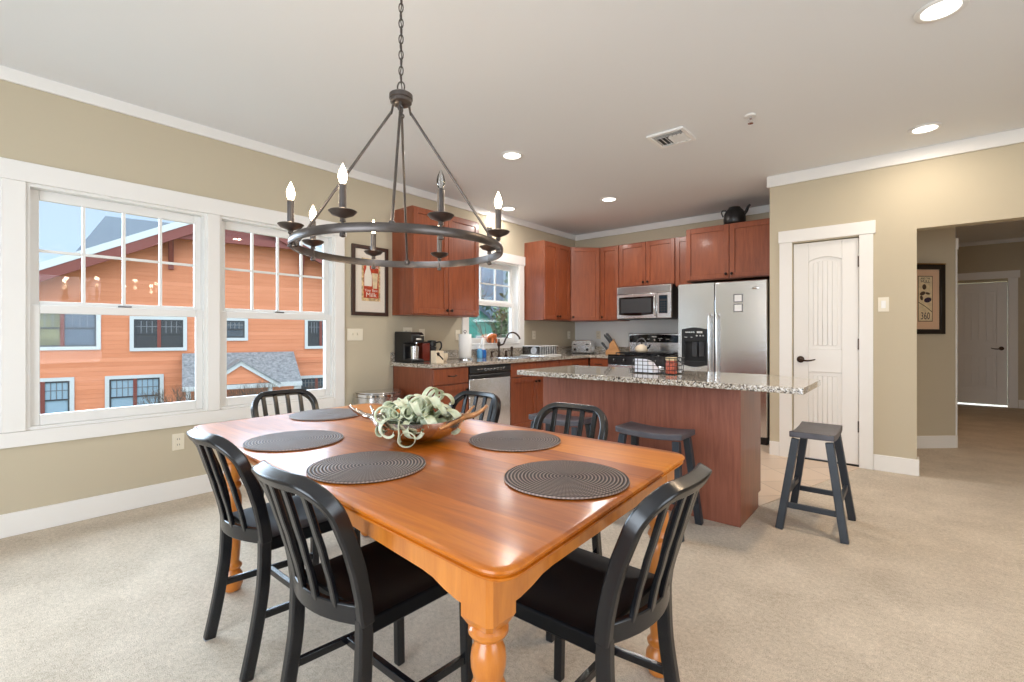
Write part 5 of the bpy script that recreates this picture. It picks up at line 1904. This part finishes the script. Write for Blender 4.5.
tn = thing('red_canister', 'deep red canister behind the black coffee maker', 'canister', (-3.87, 3.225, Z0))
MB().box(-3.95, -3.86, 3.165, 3.265, Z0, Z0 + 0.19).build('canister_body', 'red_plastic', tn, bevel=0.008)
MB().box(-3.952, -3.858, 3.163, 3.267, Z0 + 0.1905, Z0 + 0.205).build('lid', 'black', tn, bevel=0.004)
gr = thing('coffee_grinder', 'small black coffee grinder between red canister and white bowl', 'grinder', (-3.90, 3.37, Z0))
MB().lathe([(0.045, 0), (0.048, 0.01), (0.046, 0.12), (0.052, 0.13), (0.052, 0.15), (0.03, 0.155)], 24, (-3.93, 3.345, Z0)).build('grinder_body', 'dark_grey', gr, smooth=50)
MB().lathe([(0.048, 0.156), (0.050, 0.20), (0.044, 0.215), (0.002, 0.22)], 24, (-3.93, 3.345, Z0)).build('grinder_lid', 'black', gr, smooth=50)
MB().tube(spline([(-3.885, 3.36, Z0 + 0.19), (-3.84, 3.39, Z0 + 0.20), (-3.83, 3.395, Z0 + 0.15), (-3.85, 3.385, Z0 + 0.11)], 6), 0.009, 8).build('handle', 'black', gr, smooth=50)
nb = thing('pod_box', 'small cream box with a black emblem in front of the red canister', 'box', (-3.56, 3.10, Z0))
MB().box(-3.595, -3.52, 3.05, 3.15, Z0, Z0 + 0.12).build('box_body', 'cream', nb, bevel=0.002)
mb = MB()
mb.tube([(-3.519, 3.06, Z0 + 0.10), (-3.519, 3.095, Z0 + 0.075), (-3.519, 3.14, Z0 + 0.035)], 0.007, 6)
mb.lathe([(0.001, 0), (0.018, 0.0005), (0.018, 0.0015), (0.001, 0.002)], 16, (-3.5195, 3.08, Z0 + 0.088), Vector((1, 0, 0)).to_track_quat('Z', 'Y').to_matrix())
mb.build('emblem', 'black', nb)
cb = thing('ceramic_bowl', 'small cream bowl on the counter left of the paper towel', 'bowl', (-3.74, 3.33, Z0))
MB().lathe([(0.035, 0), (0.045, 0.005), (0.055, 0.03), (0.058, 0.085), (0.054, 0.085), (0.048, 0.02), (0.002, 0.015)], 28, (-3.74, 3.33, Z0)).build('bowl_body', 'cream', cb, smooth=50)

pt = thing('paper_towel_holder', 'standing paper towel roll on a metal holder by the sink window', 'paper towel', (-3.85, 3.765, Z0))
MB().lathe([(0.085, 0), (0.085, 0.010), (0.075, 0.014), (0.002, 0.015)], 32, (-3.85, 3.765, Z0)).build('base', 'steel', pt, smooth=50)
MB().lathe([(0.070, 0.017), (0.072, 0.019), (0.072, 0.283), (0.070, 0.285), (0.020, 0.285), (0.019, 0.27)], 32, (-3.85, 3.765, Z0)).build('paper_roll', 'paper', pt, smooth=50)
mb = MB()
mb.cyl((-3.85, 3.765, Z0 + 0.27), (-3.85, 3.765, Z0 + 0.30), 0.005)
mb.tube([(-3.85 + 0.010 * math.cos(2 * PI * k / 14), 3.765 + 0.010 * math.cos(2 * PI * k / 14), Z0 + 0.313 + 0.014 * math.sin(2 * PI * k / 14)) for k in range(14)], 0.003, 6, closed=True)
mb.build('finial', 'bronze', pt, smooth=50)

for (x, y, c, lab, h) in ((-3.93, 4.085, 'light_soap', 'pale blue pump soap bottle beside the paper towel', 0.10), (-3.95, 4.165, 'blue_soap', 'tall clear bottle with deep blue soap by the faucet', 0.08)):
    b = thing('soap_bottle', lab, 'bottle', (x, y, Z0), group='soap bottles by the sink')
    if c == 'light_soap':
        MB().lathe([(0.030, 0), (0.034, 0.006), (0.034, 0.085), (0.024, 0.105), (0.013, 0.112)], 24, (x, y, Z0)).build('bottle_body', c, b, smooth=50)
        mb = MB()
        mb.lathe([(0.014, 0.1125), (0.014, 0.13), (0.006, 0.133), (0.005, 0.165), (0.011, 0.167), (0.011, 0.175)], 16, (x, y, Z0))
        mb.tube([(x, y, Z0 + 0.171), (x + 0.02, y - 0.02, Z0 + 0.172), (x + 0.03, y - 0.03, Z0 + 0.165)], 0.0045, 8)
        mb.build('pump', 'white', b, smooth=50)
    else:
        MB().lathe([(0.036, 0), (0.040, 0.006), (0.040, 0.075), (0.030, 0.098), (0.002, 0.099)], 24, (x, y, Z0)).build('bottle_body', c, b, smooth=50)
        MB().lathe([(0.028, 0.0995), (0.020, 0.13), (0.018, 0.15), (0.028, 0.155), (0.026, 0.185), (0.014, 0.225), (0.006, 0.245)], 20, (x, y, Z0)).build('cap', 'white', b, smooth=50)

# dish rack, clear plastic tub
dr = thing('dish_rack', 'clear plastic dish rack with a white tray right of the faucet', 'dish rack', (-3.80, 5.17, Z0))
x0, x1, y0, y1 = -3.97, -3.70, 4.95, 5.38
MB().box(x0 - 0.025, x1 + 0.05, y0 - 0.02, y1 + 0.02, Z0, Z0 + 0.012).build('drip_tray', 'white', dr, bevel=0.004)
mb = MB()
for a in (x0, x1 - 0.006):
    mb.box(a, a + 0.006, y0, y1, Z0 + 0.014, Z0 + 0.125)
for b in (y0, y1 - 0.006):
    mb.box(x0 + 0.006, x1 - 0.006, b, b + 0.006, Z0 + 0.014, Z0 + 0.125)
mb.build('rack_tub', 'clear_plastic', dr)
mb = MB()
for k in range(10):
    y = y0 + 0.03 + 0.04 * k
    mb.cyl((x1 + 0.002, y, Z0 + 0.014), (x1 + 0.002, y, Z0 + 0.128), 0.003, None, 8)
mb.tube([(x0 - 0.003, y0 - 0.003, Z0 + 0.128), (x1 + 0.003, y0 - 0.003, Z0 + 0.128), (x1 + 0.003, y1 + 0.003, Z0 + 0.128), (x0 - 0.003, y1 + 0.003, Z0 + 0.128)], 0.004, 8, closed=True)
mb.build('rack_bars', 'white', dr)
for k, (c, lab) in enumerate((('paper', 'white plate standing in the dish rack, nearest the faucet'), ('steel_dark', 'grey plate standing in the dish rack, second from the faucet'), ('paper', 'white plate standing in the dish rack, third from the faucet'), ('steel', 'grey pan lid standing at the far end of the dish rack'))):
    p = MB().lathe([(0.001, 0), (0.03, 0.0), (0.048, 0.006), (0.050, 0.008), (0.03, 0.004), (0.001, 0.003)], 28, (-3.83, 5.02 + 0.09 * k, Z0 + 0.066), Matrix.Rotation(R(80), 3, 'X')).build('plate', c, None, smooth=50)
    tag(p, lab, 'plate', 'dishes in the rack')

# terracotta animal on the sill
bear = thing('animal_figurine', 'glazed orange animal-shaped planter on the kitchen window sill', 'figurine', (-4.09, 4.49, 1.079))
BX, BY, BZ = -4.09, 4.49, 1.079
mb = MB()
mb.lathe([(0.02, -0.062), (0.036, -0.045), (0.038, 0), (0.036, 0.045), (0.018, 0.062)], 20, (BX, BY, BZ + 0.082), Matrix.Rotation(R(90), 3, 'X'))
mb.lathe([(0.008, -0.03), (0.026, -0.018), (0.030, 0.0), (0.022, 0.02), (0.010, 0.032)], 16, (BX + 0.01, BY - 0.075, BZ + 0.075), Matrix.Rotation(R(90), 3, 'X'))
mb.tube(spline([(BX + 0.01, BY - 0.10, BZ + 0.07), (BX + 0.015, BY - 0.12, BZ + 0.045), (BX + 0.02, BY - 0.115, BZ + 0.015)], 5), [0.012 - 0.0006 * k for k in range(11)], 8)
mb.build('figure_body', 'terracotta', bear, smooth=60)
for dx in (-0.028, 0.028):
    for dy in (-0.038, 0.038):
        MB().cyl((BX + dx, BY + dy, BZ), (BX + dx * 0.9, BY + dy * 0.9, BZ + 0.055), 0.016, 0.019, 12).build('leg', 'terracotta', bear, smooth=50)

# toaster and knife block by the corner
to = thing('toaster', 'stainless toaster with two black knobs in the kitchen corner', 'toaster', (-3.75, 6.12, Z0), R(12))
mb = MB()
q = [(-0.15, 0.012), (0.15, 0.012), (0.152, 0.15), (0.14, 0.185), (0.11, 0.198), (-0.11, 0.198), (-0.14, 0.185), (-0.152, 0.15)]
mb.prism(q, lambda u, v, t: (u, t, v), -0.085, 0.085)
tb = mb.build('shell', 'steel', to, bevel=0.006, world=False)
MB().prism([(-0.14, 0.0), (0.14, 0.0), (0.14, 0.0115), (-0.14, 0.0115)], lambda u, v, t: (u, t, v), -0.08, 0.08).build('base', 'black', to, world=False)
mb = MB()
for y in (-0.035, 0.035):
    mb.box(-0.115, 0.115, y - 0.016, y + 0.016, 0.1982, 0.1992)
mb.build('slots', 'black', to, world=False)
for x in (-0.095, 0.095):
    MB().lathe([(0.020, 0), (0.020, 0.012), (0.014, 0.018)], 16, (x, -0.0855, 0.06), Vector((0, -1, 0)).to_track_quat('Z', 'Y').to_matrix()).build('knob', 'black', to, world=False, smooth=50)
    MB().box(x - 0.018, x + 0.018, -0.112, -0.086, 0.13, 0.142).build('lever', 'black', to, world=False, bevel=0.003)

kb = thing('knife_block', 'slanted wooden knife block with black-handled knives left of the stove', 'knife block', (-3.27, 6.12, Z0), R(20))
mb = MB()
mb.prism([(-0.035, 0.0), (0.115, 0.0), (0.115, 0.035), (0.025, 0.215), (-0.035, 0.145)][::1], lambda u, v, t: (u, t, v), -0.05, 0.05)
mb.prism([(-0.085, 0.0), (-0.036, 0.0), (-0.036, 0.085), (-0.085, 0.055)], lambda u, v, t: (u, t, v), -0.05, 0.05)
mb.build('wood_block', 'block', kb, bevel=0.003, world=False)
d = Vector((-0.60, 0, 0.80)).normalized()
ki = 0
for row, (u, z) in enumerate(((-0.022, 0.162), (0.002, 0.190), (-0.070, 0.066))):
    for y in (-0.034, -0.011, 0.012, 0.035):
        p = Vector((u, y, z))
        L = 0.130 - 0.012 * row + 0.01 * ((ki * 7) % 3)
        MB().sweep([p - d * 0.004, p + d * L * 0.5 + Vector((0, 0.002, 0)), p + d * L], Vector((0, 1, 0)), 0.017, 0.024).build('knife_handle', 'black', kb, bevel=0.004, world=False)
        ki += 1

# ------------------------------------------------------------------ framed posters
def frame(root, o, ux, nx, u0, u1, z0, z1, w, mat, mount, d=0.022):
    mb = MB()
    mb.obox(o, ux, nx, u0, u0 + w, 0.001, d, z0, z1)
    mb.obox(o, ux, nx, u1 - w, u1, 0.001, d, z0, z1)
    mb.obox(o, ux, nx, u0 + w, u1 - w, 0.001, d, z0, z0 + w)
    mb.obox(o, ux, nx, u0 + w, u1 - w, 0.001, d, z1 - w, z1)
    mb.build('frame', mat, root, bevel=0.003)
    MB().obox(o, ux, nx, u0 + w, u1 - w, 0.001, 0.008, z0 + w, z1 - w).build('mount', mount, root)


pz0, pz1 = 1.367, 2.045
p1 = thing('framed_poster', 'framed red milk poster with bottle and glass, left of the kitchen cabinets', 'picture', (WL, 2.665, pz0))
frame(p1, *LX, 2.462, 2.868, pz0, pz1, 0.036, 'frame_dark', 'mat_cream')
a0, a1 = 2.585, 2.765      # printed sheet
c0, c1 = 1.51, 1.925
MB().obox(*LX, a0 - 0.014, a1 + 0.014, 0.0082, 0.0088, c0, c1).build('print_border', 'poster_tan', p1)
MB().obox(*LX, a0 + 0.006, a1 - 0.006, 0.0089, 0.0094, c0 + 0.03, c1 - 0.015).build('print_ground', 'poster_red', p1)
on = lambda u, v, t: (WL + 0.0094 + t, u, v)
bc = a0 + 0.055
prof = [(0.040, 0.0), (0.042, 0.01), (0.042, 0.105), (0.030, 0.145), (0.019, 0.175), (0.017, 0.205), (0.021, 0.212), (0.021, 0.235), (0.014, 0.24)]
q = [(bc + r, 1.655 + z) for r, z in prof] + [(bc - r, 1.655 + z) for r, z in prof[::-1]]
MB().prism(q, on, 0.0002, 0.0008).build('printed_bottle', 'poster_white', p1)
gc = a1 - 0.048
q = [(gc - 0.024, 1.635), (gc + 0.024, 1.635), (gc + 0.034, 1.785), (gc - 0.034, 1.785)]
MB().prism(q, on, 0.0009, 0.0014).build('printed_glass', 'poster_cream', p1)
mid = (a0 + a1) / 2
text_mesh('Drink', 0.034, lambda u, v, t: on(gc + u, 1.845 + v, 0.0006 + t), 'printed_lettering', 'poster_white', p1, depth=0.0003, sx=1.0)
text_mesh('Your Best', 0.036, lambda u, v, t: on(mid + u, 1.614 + v, 0.0006 + t), 'printed_lettering', 'poster_white', p1, depth=0.0003, sx=1.0)
text_mesh('Milk', 0.062, lambda u, v, t: on(mid + u, 1.570 + v, 0.0006 + t), 'printed_lettering', 'poster_white', p1, depth=0.0003, sx=1.15)
MB().obox(*LX, 2.498, 2.832, 0.0125, 0.0138, pz0 + 0.036, pz1 - 0.036).build('glazing', 'pict_glass', p1)

HO = ((0.034, 6.495), d45, n45)
p2 = thing('framed_poster', 'black framed poster numbered 360 on the angled hall wall', 'picture', (0.10, 6.56, 1.19))
frame(p2, *HO, -0.105, 0.305, 1.19, 1.912, 0.05, 'frame_black', 'mat_pink', 0.03)
MB().obox(*HO, -0.105, 0.305, 0.001, 0.036, 1.9125, 1.922).build('gilt_edge', 'gold', p2)
s0_, s1_ = 0.020, 0.182
OO = Vector((HO[0][0], HO[0][1], 0)); U3 = Vector((d45.x, d45.y, 0)); N3 = Vector((n45.x, n45.y, 0))
oh0 = lambda u, v, t: tuple(OO + U3 * u + N3 * (0.0082 + t) + Vector((0, 0, v)))
oh = lambda u, v, t: oh0(u, 1.32 + (v - 1.32) * 0.848, t)
MB().obox(*HO, s0_, s1_, 0.0081, 0.0086, 1.32, 1.795).build('print_border', 'poster_brown', p2)
MB().obox(*HO, s0_ + 0.007, s1_ - 0.007, 0.0087, 0.0092, 1.327, 1.788).build('print_sheet', 'poster_cream', p2)
pc = 0.5 * (s0_ + s1_)
# riders: a leaning figure over a dark ball shape, a slope line
mb = MB()
def blob(cu, cv, ru, rv, t0, t1, rot=0.0):
    q = [(cu + ru * math.cos(a) * math.cos(rot) - rv * math.sin(a) * math.sin(rot), cv + ru * math.cos(a) * math.sin(rot) + rv * math.sin(a) * math.cos(rot)) for a in [2 * PI * k / 18 for k in range(18)]]
    return q
for (du, cv, ru, rv, ro) in ((-0.012, 1.745, 0.022, 0.034, 0), (-0.030, 1.665, 0.032, 0.022, 0.5), (0.026, 1.665, 0.026, 0.014, -0.3), (-0.042, 1.61, 0.016, 0.030, 0.2)):
    mb.prism(blob(pc + du, cv, ru, rv, 0, 0, ro), oh, 0.0012, 0.0016)
mb.build('printed_figure', 'poster_brown', p2)
mb = MB()
mb.prism(blob(pc + 0.026, 1.585, 0.042, 0.030, 0, 0, 0.35), oh, 0.0017, 0.0021)
mb.build('printed_board', 'poster_dark', p2)
MB().prism([(s0_ + 0.008, 1.56), (pc, 1.51), (s1_ - 0.008, 1.445), (s1_ - 0.008, 1.433), (pc, 1.50), (s0_ + 0.008, 1.55)], oh, 0.0012, 0.0015).build('printed_slope', 'poster_brown', p2)
text_mesh('360', 0.125, lambda u, v, t: oh(pc + u, 1.385 + v, 0.0014 + t), 'printed_number', 'poster_dark', p2, depth=0.0003, sx=0.55)
text_mesh('AND THE', 0.035, lambda u, v, t: oh(pc + u, 1.848 + v, 0.0014 + t), 'printed_lettering', 'poster_brown', p2, depth=0.0003, sx=0.7)
text_mesh('HULL', 0.050, lambda u, v, t: oh(pc + u, 1.812 + v, 0.0014 + t), 'printed_lettering', 'poster_dark', p2, depth=0.0003, sx=0.85)

# ------------------------------------------------------------------ outdoors
GZ = -3.1
struct('ground', MB().box(-140, 40, -90, 140, GZ - 0.5, GZ), 'grass')
BO = Vector((-22.906, 6.887, 0))
BU_ = Vector((0.26463, 0.96435, 0)); BN = Vector((0.96435, -0.26463, 0))    # along the facade, and toward us
FF = ((BO.x, BO.y), (BU_.x, BU_.y), (BN.x, BN.y))
bp = lambda u, z, d=0.0: tuple(BO + BU_ * u + BN * d + Vector((0, 0, z)))
hs = thing('apartment_building', 'orange sided house with a gable roof across from the big windows', 'building', (BO.x, BO.y, GZ))
PK = (1.4, 6.75); SL = 0.504
U0, U1 = -9.0, 8.0


def roof_z(u):
    return PK[1] - SL * abs(u - PK[0])


mb = MB()
mb.prism([(U0, GZ), (U1, GZ), (U1, roof_z(U1) - 0.45), PK[:1] + (PK[1] - 0.45,), (U0, roof_z(U0) - 0.45)], lambda u, v, t: bp(u, v, t), -9.0, 0.0)
# object space of the siding must run along the facade: build it in facade axes
body = mb.build('siding_wall', 'siding', hs, smooth=0)
for sg, e in ((-1, U0 - 0.8), (1, U1 + 0.8)):
    mb = MB()
    ze = roof_z(e)
    mb.prism([(PK[0], PK[1]), (e, ze), (e, ze - 0.12), (PK[0], PK[1] - 0.12)], lambda u, v, t: bp(u, v, t), -9.6, 0.95)
    mb.build('roof', 'metal_roof', hs, smooth=0)
    mb = MB()
    mb.prism([(PK[0], PK[1] + 0.01), (e, ze + 0.01), (e, ze - 0.26), (PK[0], PK[1] - 0.26)], lambda u, v, t: bp(u, v, t), 0.955, 1.0)
    mb.build('fascia', 'white_out', hs, smooth=0)
    mb = MB()
    mb.prism([(PK[0], PK[1] - 0.262), (e, ze - 0.262), (e, ze - 0.66), (PK[0], PK[1] - 0.66)], lambda u, v, t: bp(u, v, t), 0.90, 0.97)
    mb.build('rake_board', 'maroon', hs, smooth=0)
    mb = MB()
    mb.prism([(PK[0], PK[1] - 0.125), (e, ze - 0.125), (e, ze - 0.20), (PK[0], PK[1] - 0.20)], lambda u, v, t: bp(u, v, t), 0.0, 0.90)
    mb.build('soffit', 'maroon', hs, smooth=0)
mb = MB()
mb.obox(*FF, -1.35, 4.15, 0.72, 0.86, 5.02, 5.30)
mb.build('collar_beam', 'maroon', hs)
mb = MB()
mb.prism([(-1.2, 5.25), (4.0, 5.25), (PK[0] + 0.02, PK[1] - 0.5), (PK[0] - 0.02, PK[1] - 0.5)], lambda u, v, t: bp(u, v, t), 0.60, 0.66)
mb.build('gable_panel', 'maroon', hs)
for u in (-0.99, 3.95):
    mb = MB()
    mb.obox(*FF, u - 0.09, u + 0.09, 0.02, 0.16, 3.85, 5.1)
    mb.prism([(0.0, 4.1), (0.16, 4.1), (0.75, 4.9), (0.75, 5.02), (0.0, 5.02)], lambda d_, v, t: bp(t, v, d_), u - 0.06, u + 0.06)
    mb.build('bracket', 'maroon', hs)


def out_window(u0, u1, z0, z1, panes, fill='out_glass', cas=0.13, mull='maroon'):
    mb = MB()
    mb.obox(*FF, u0 - cas, u0, 0.002, 0.06, z0 - cas, z1 + cas)
    mb.obox(*FF, u1, u1 + cas, 0.002, 0.06, z0 - cas, z1 + cas)
    mb.obox(*FF, u0, u1, 0.002, 0.06, z1, z1 + cas)
    mb.obox(*FF, u0, u1, 0.002, 0.06, z0 - cas, z0)
    w = mb.build('window', 'white_out', hs)
    pw = (u1 - u0) / panes
    fills = fill if isinstance(fill, list) else [fill] * panes
    bars = MB(); fr_ = MB()
    for k in range(panes):
        a, b = u0 + pw * k, u0 + pw * (k + 1)
        MB().obox(*FF, a, b, 0.002, 0.012, z0, z1).build('pane', fills[k], w)
        zm = z0 + (z1 - z0) * 0.5
        fr_.obox(*FF, a, a + 0.05, 0.0125, 0.05, z0, z1)
        fr_.obox(*FF, b - 0.05, b, 0.0125, 0.05, z0, z1)
        fr_.obox(*FF, a + 0.05, b - 0.05, 0.0125, 0.05, z0, z0 + 0.06)
        fr_.obox(*FF, a + 0.05, b - 0.05, 0.0125, 0.05, z1 - 0.06, z1)
        fr_.obox(*FF, a + 0.05, b - 0.05, 0.0125, 0.05, zm - 0.025, zm + 0.025)
        for j in (1, 2, 3):
            c = a + 0.05 + (pw - 0.1) * j / 4
            bars.obox(*FF, c - 0.012, c + 0.012, 0.0125, 0.03, zm + 0.025, z1 - 0.06)
        bars.obox(*FF, a + 0.05, b - 0.05, 0.013, 0.029, zm + (z1 - zm) * 0.5 - 0.012, zm + (z1 - zm) * 0.5 + 0.012)
        if k:
            MB().obox(*FF, a - 0.06, a + 0.06, 0.0505, 0.058, z0, z1).build('mullion', mull, w)
    fr_.build('sash', 'dark_grey' if mull == 'maroon' else mull, w)
    bars.build('glazing_bars', 'steel_dark', w)
    return w


out_window(-5.2, -3.30, 0.75, 2.12, 2, ['curtain', 'out_glass'])
out_window(-2.18, -0.58, 0.67, 1.80, 2, 'dark_grey')
out_window(-5.5, -4.05, -1.9, -0.52, 2, 'blind')
out_window(-2.92, -1.36, -1.95, -0.53, 2, 'blind')
out_window(0.90, 1.64, 1.06, 1.80, 1, 'out_glass')
out_window(4.24, 5.4, 0.66, 1.85, 2, ['dark_grey', 'out_glass'])
out_window(3.95, 5.3, -1.7, -0.86, 2, 'out_glass')
MB().obox(*FF, 3.2, U1, 0.002, 0.05, -0.10, 0.04).build('belt_board', 'siding', hs)
# entry porch
pr_ = thing('entry_porch', 'grey shingled entry porch with a small gable on the orange house', 'porch', bp(1.4, GZ, 1.0))
mb = MB()
mb.prism([(0.0, 0.42), (1.9, -0.80), (1.9, -0.96), (0.0, 0.26)], lambda d_, v, t: bp(t, v, d_ + 0.065), -0.62, 3.62)
mb.build('shingle_roof', 'shingle', pr_, smooth=0)
mb = MB()
mb.obox(*FF, -0.62, 3.62, 1.966, 2.01, -0.98, -0.80)
mb.build('gutter', 'white_out', pr_)
gx, gz = 1.32, 0.12
mb = MB()
mb.prism([(gx - 1.22, -0.78), (gx + 1.22, -0.78), (gx, gz - 0.12)], lambda u, v, t: bp(u, v, t), 0.6, 2.02)
mb.build('gable_infill', 'siding', pr_, smooth=0)
for sg in (-1, 1):
    mb = MB()
    mb.prism([(gx, gz), (gx + sg * 1.42, -0.86), (gx + sg * 1.42, -1.02), (gx, gz - 0.17)], lambda u, v, t: bp(u, v, t), 2.03, 2.10)
    mb.build('gable_trim', 'white_out', pr_, smooth=0)
    mb = MB()
    mb.prism([(gx, gz + 0.06), (gx + sg * 1.44, -0.80), (gx + sg * 1.44, -0.86), (gx, gz)], lambda u, v, t: bp(u, v, t), 0.7, 2.14)
    mb.build('gable_roof', 'shingle', pr_, smooth=0)
for u in (-0.42, 0.55, 2.4, 3.4):
    MB().obox(*FF, u - 0.08, u + 0.08, 1.78, 1.94, GZ, -0.97).build('porch_post', 'white_out', pr_)

# roof of a farther house on the left
def cam_w(r, d, z=0.0):
    return Vector((-math.sin(R(40)) * d + math.cos(R(40)) * r, math.cos(R(40)) * d + math.sin(R(40)) * r, z))


fo = cam_w(-34.2, 40.0)
fp = lambda u, z, d=0.0: tuple(fo + BU_ * u + BN * d + Vector((0, 0, z)))
fh = thing('distant_house', 'grey-roofed house standing beyond the orange building', 'building', (fo.x, fo.y, GZ))
mb = MB()
mb.prism([(-5, GZ), (5, GZ), (5, 6.6), (-5, 6.6)], lambda d_, v, t: fp(t, v, d_), -0.5, 14.0)
mb.build('siding_wall', 'siding_grey', fh, smooth=0)
vs = [fp(0, 11.2), fp(13, 11.2), fp(15.0, 6.4, 5.6), fp(-1.6, 6.4, 5.6), fp(-1.6, 6.4, -5.6), fp(15, 6.4, -5.6)]
mb = MB()
mb.add(vs, [(0, 1, 2, 3), (1, 0, 4, 5), (0, 3, 4), (1, 5, 2), (3, 2, 5, 4)])
mb.build('roof', 'metal_roof', fh, smooth=0)

# teal house seen through the sink window
gd = Vector((0.766, 0.643, 0)).normalized()       # along its front, roughly across the view
go = cam_w(-1.55, 25.0)
gn = Vector((gd.y, -gd.x, 0))
gp = lambda u, z, d=0.0: tuple(go + gd * u + gn * d + Vector((0, 0, z)))
GF = ((go.x, go.y), (gd.x, gd.y), (gn.x, gn.y))
th = thing('teal_house', 'teal sided house seen through the kitchen sink window', 'building', (go.x, go.y, GZ))
mb = MB()
mb.prism([(-4.4, GZ), (1.4, GZ), (1.4, 1.1), (-1.5, 3.72), (-4.4, 1.1)], lambda u, v, t: gp(u, v, t), -6.0, 0.0)
mb.build('siding_wall', 'siding_teal', th, smooth=0)
for sg in (-1, 1):
    e = -1.5 + sg * 3.4
    mb = MB()
    mb.prism([(-1.5, 3.94), (e, 0.87), (e, 0.67), (-1.5, 3.74)], lambda u, v, t: gp(u, v, t), -6.4, 0.4)
    mb.build('roof', 'roof_dark', th, smooth=0)
mb = MB()
mb.obox(*GF, -0.35, 0.35, 0.002, 0.05, 0.25, 1.15)
wq = mb.build('window', 'white_out', th)
MB().obox(*GF, -0.26, 0.26, 0.051, 0.06, 0.34, 1.06).build('pane', 'out_glass', wq)

# hillside behind
mb = MB()
def hill_pt(a, q):
    az = R(-75 + 150 * a)
    d = 80 + 45 * q
    hgt = (5.0 + 19.0 * math.exp(-((a - 0.50) / 0.13) ** 2) + 1.2 * math.sin(a * 37) + 0.7 * math.sin(a * 91)) * math.sin(PI * min(1, q * 0.75 + 0.0)) ** 0.8
    c = cam_w(d * math.sin(az), d * math.cos(az))
    return (c.x, c.y, GZ + hgt)
mb.grid(hill_pt, 90, 10)
struct('hillside', mb, 'hill', smooth=80)


def tree(label, x, y, h, r, mat, seed, trunk=0.35, n=1500, size=0.16, bare=False, name='tree', cz=None, rv=None):
    t = thing(name, label, 'tree' if name == 'tree' else 'shrub', (x, y, GZ))
    rg = random.Random(seed)
    mb = MB()
    tips = []
    def grow(p, d, L, rad, lev):
        q = p + d * L
        mid_ = p + d * (L * 0.5) + Vector((rg.uniform(-1, 1), rg.uniform(-1, 1), 0)) * L * 0.05
        mb.tube([p, mid_, q], [rad, rad * 0.82, rad * 0.62], 6 if rad > 0.02 else 4)
        tips.append(q)
        if lev == 0:
            return
        for _ in range(3 if lev > 1 else 3):
            nd = (d + Vector((rg.uniform(-1, 1), rg.uniform(-1, 1), rg.uniform(-0.15, 0.8))) * 0.62).normalized()
            grow(q, nd, L * rg.uniform(0.55, 0.8), rad * 0.58, lev - 1)
    base = Vector((x, y, GZ))
    if bare:
        for k in range(9):
            dd = Vector((rg.uniform(-0.28, 0.28), rg.uniform(-0.28, 0.28), 1)).normalized()
            grow(base + Vector((rg.uniform(-.2, .2), rg.uniform(-.2, .2), 0)), dd, h * 0.36, 0.028, 4)
        mb.build('branches', 'bark', t, smooth=60)
        return t
    grow(base, Vector((0, 0, 1)), h * 0.42, trunk * 0.4, 4)
    mb.build('trunk', 'bark', t, smooth=60)
    lf = MB()
    cz = GZ + h * 0.62 if cz is None else cz
    rv = h * 0.40 if rv is None else rv
    for k in range(n):
        u = rg.random() ** 0.4
        a = rg.uniform(0, 2 * PI); b = math.acos(rg.uniform(-1, 1))
        lump = 1 + 0.22 * math.sin(3 * a + seed) * math.sin(2.5 * b)
        c = Vector((x + r * u * lump * math.sin(b) * math.cos(a), y + r * u * lump * math.sin(b) * math.sin(a), cz + rv * u * lump * math.cos(b)))
        e1 = Vector((rg.gauss(0, 1), rg.gauss(0, 1), rg.gauss(0, 1))).normalized()
        e2 = e1.cross(Vector((rg.gauss(0, 1), rg.gauss(0, 1), rg.gauss(0, 1)))).normalized()
        s = size * rg.uniform(0.6, 1.3)
        lf.add([c - e1 * s, c + e2 * s * 0.5, c + e1 * s, c - e2 * s * 0.5], [(0, 1, 2, 3)])
    lf.build('crown', mat, t, smooth=0)
    return t


c = cam_w(-0.22, 18.0)
tree('leafy green tree close outside the kitchen sink window, at its right side', c.x, c.y, 5.2, 0.55, 'leaf', 3, trunk=0.2, n=1500, size=0.10, cz=1.2, rv=1.3)
c = cam_w(-0.75, 21.0)
tree('pale flowering tree in front of the teal house', c.x, c.y, 4.2, 0.42, 'leaf_pale', 5, trunk=0.15, n=500, size=0.10, cz=0.75, rv=0.5)
c = cam_w(1.6, 37.0)
tree('tall dark tree on the slope behind the teal house, right one', c.x, c.y, 9.5, 2.6, 'leaf_dark', 8, n=1300, size=0.3)
c = cam_w(-4.2, 40.0)
tree('tall dark tree on the slope behind the teal house, left one', c.x, c.y, 9.0, 2.6, 'leaf_dark', 9, n=1300, size=0.3)
for k, (u, d_, h, lab) in enumerate(((-0.75, 4.5, 2.5, 'bare twiggy shrub at the left end of the porch'), (1.45, 4.8, 2.6, 'bare twiggy shrub in front of the porch gable'), (3.65, 4.5, 2.4, 'bare twiggy shrub right of the porch gable'))):
    p = bp(u, GZ, d_)
    tree(lab, p[0], p[1], h, 1.0, 'leaf', 20 + k, bare=True, name='bare_shrub')
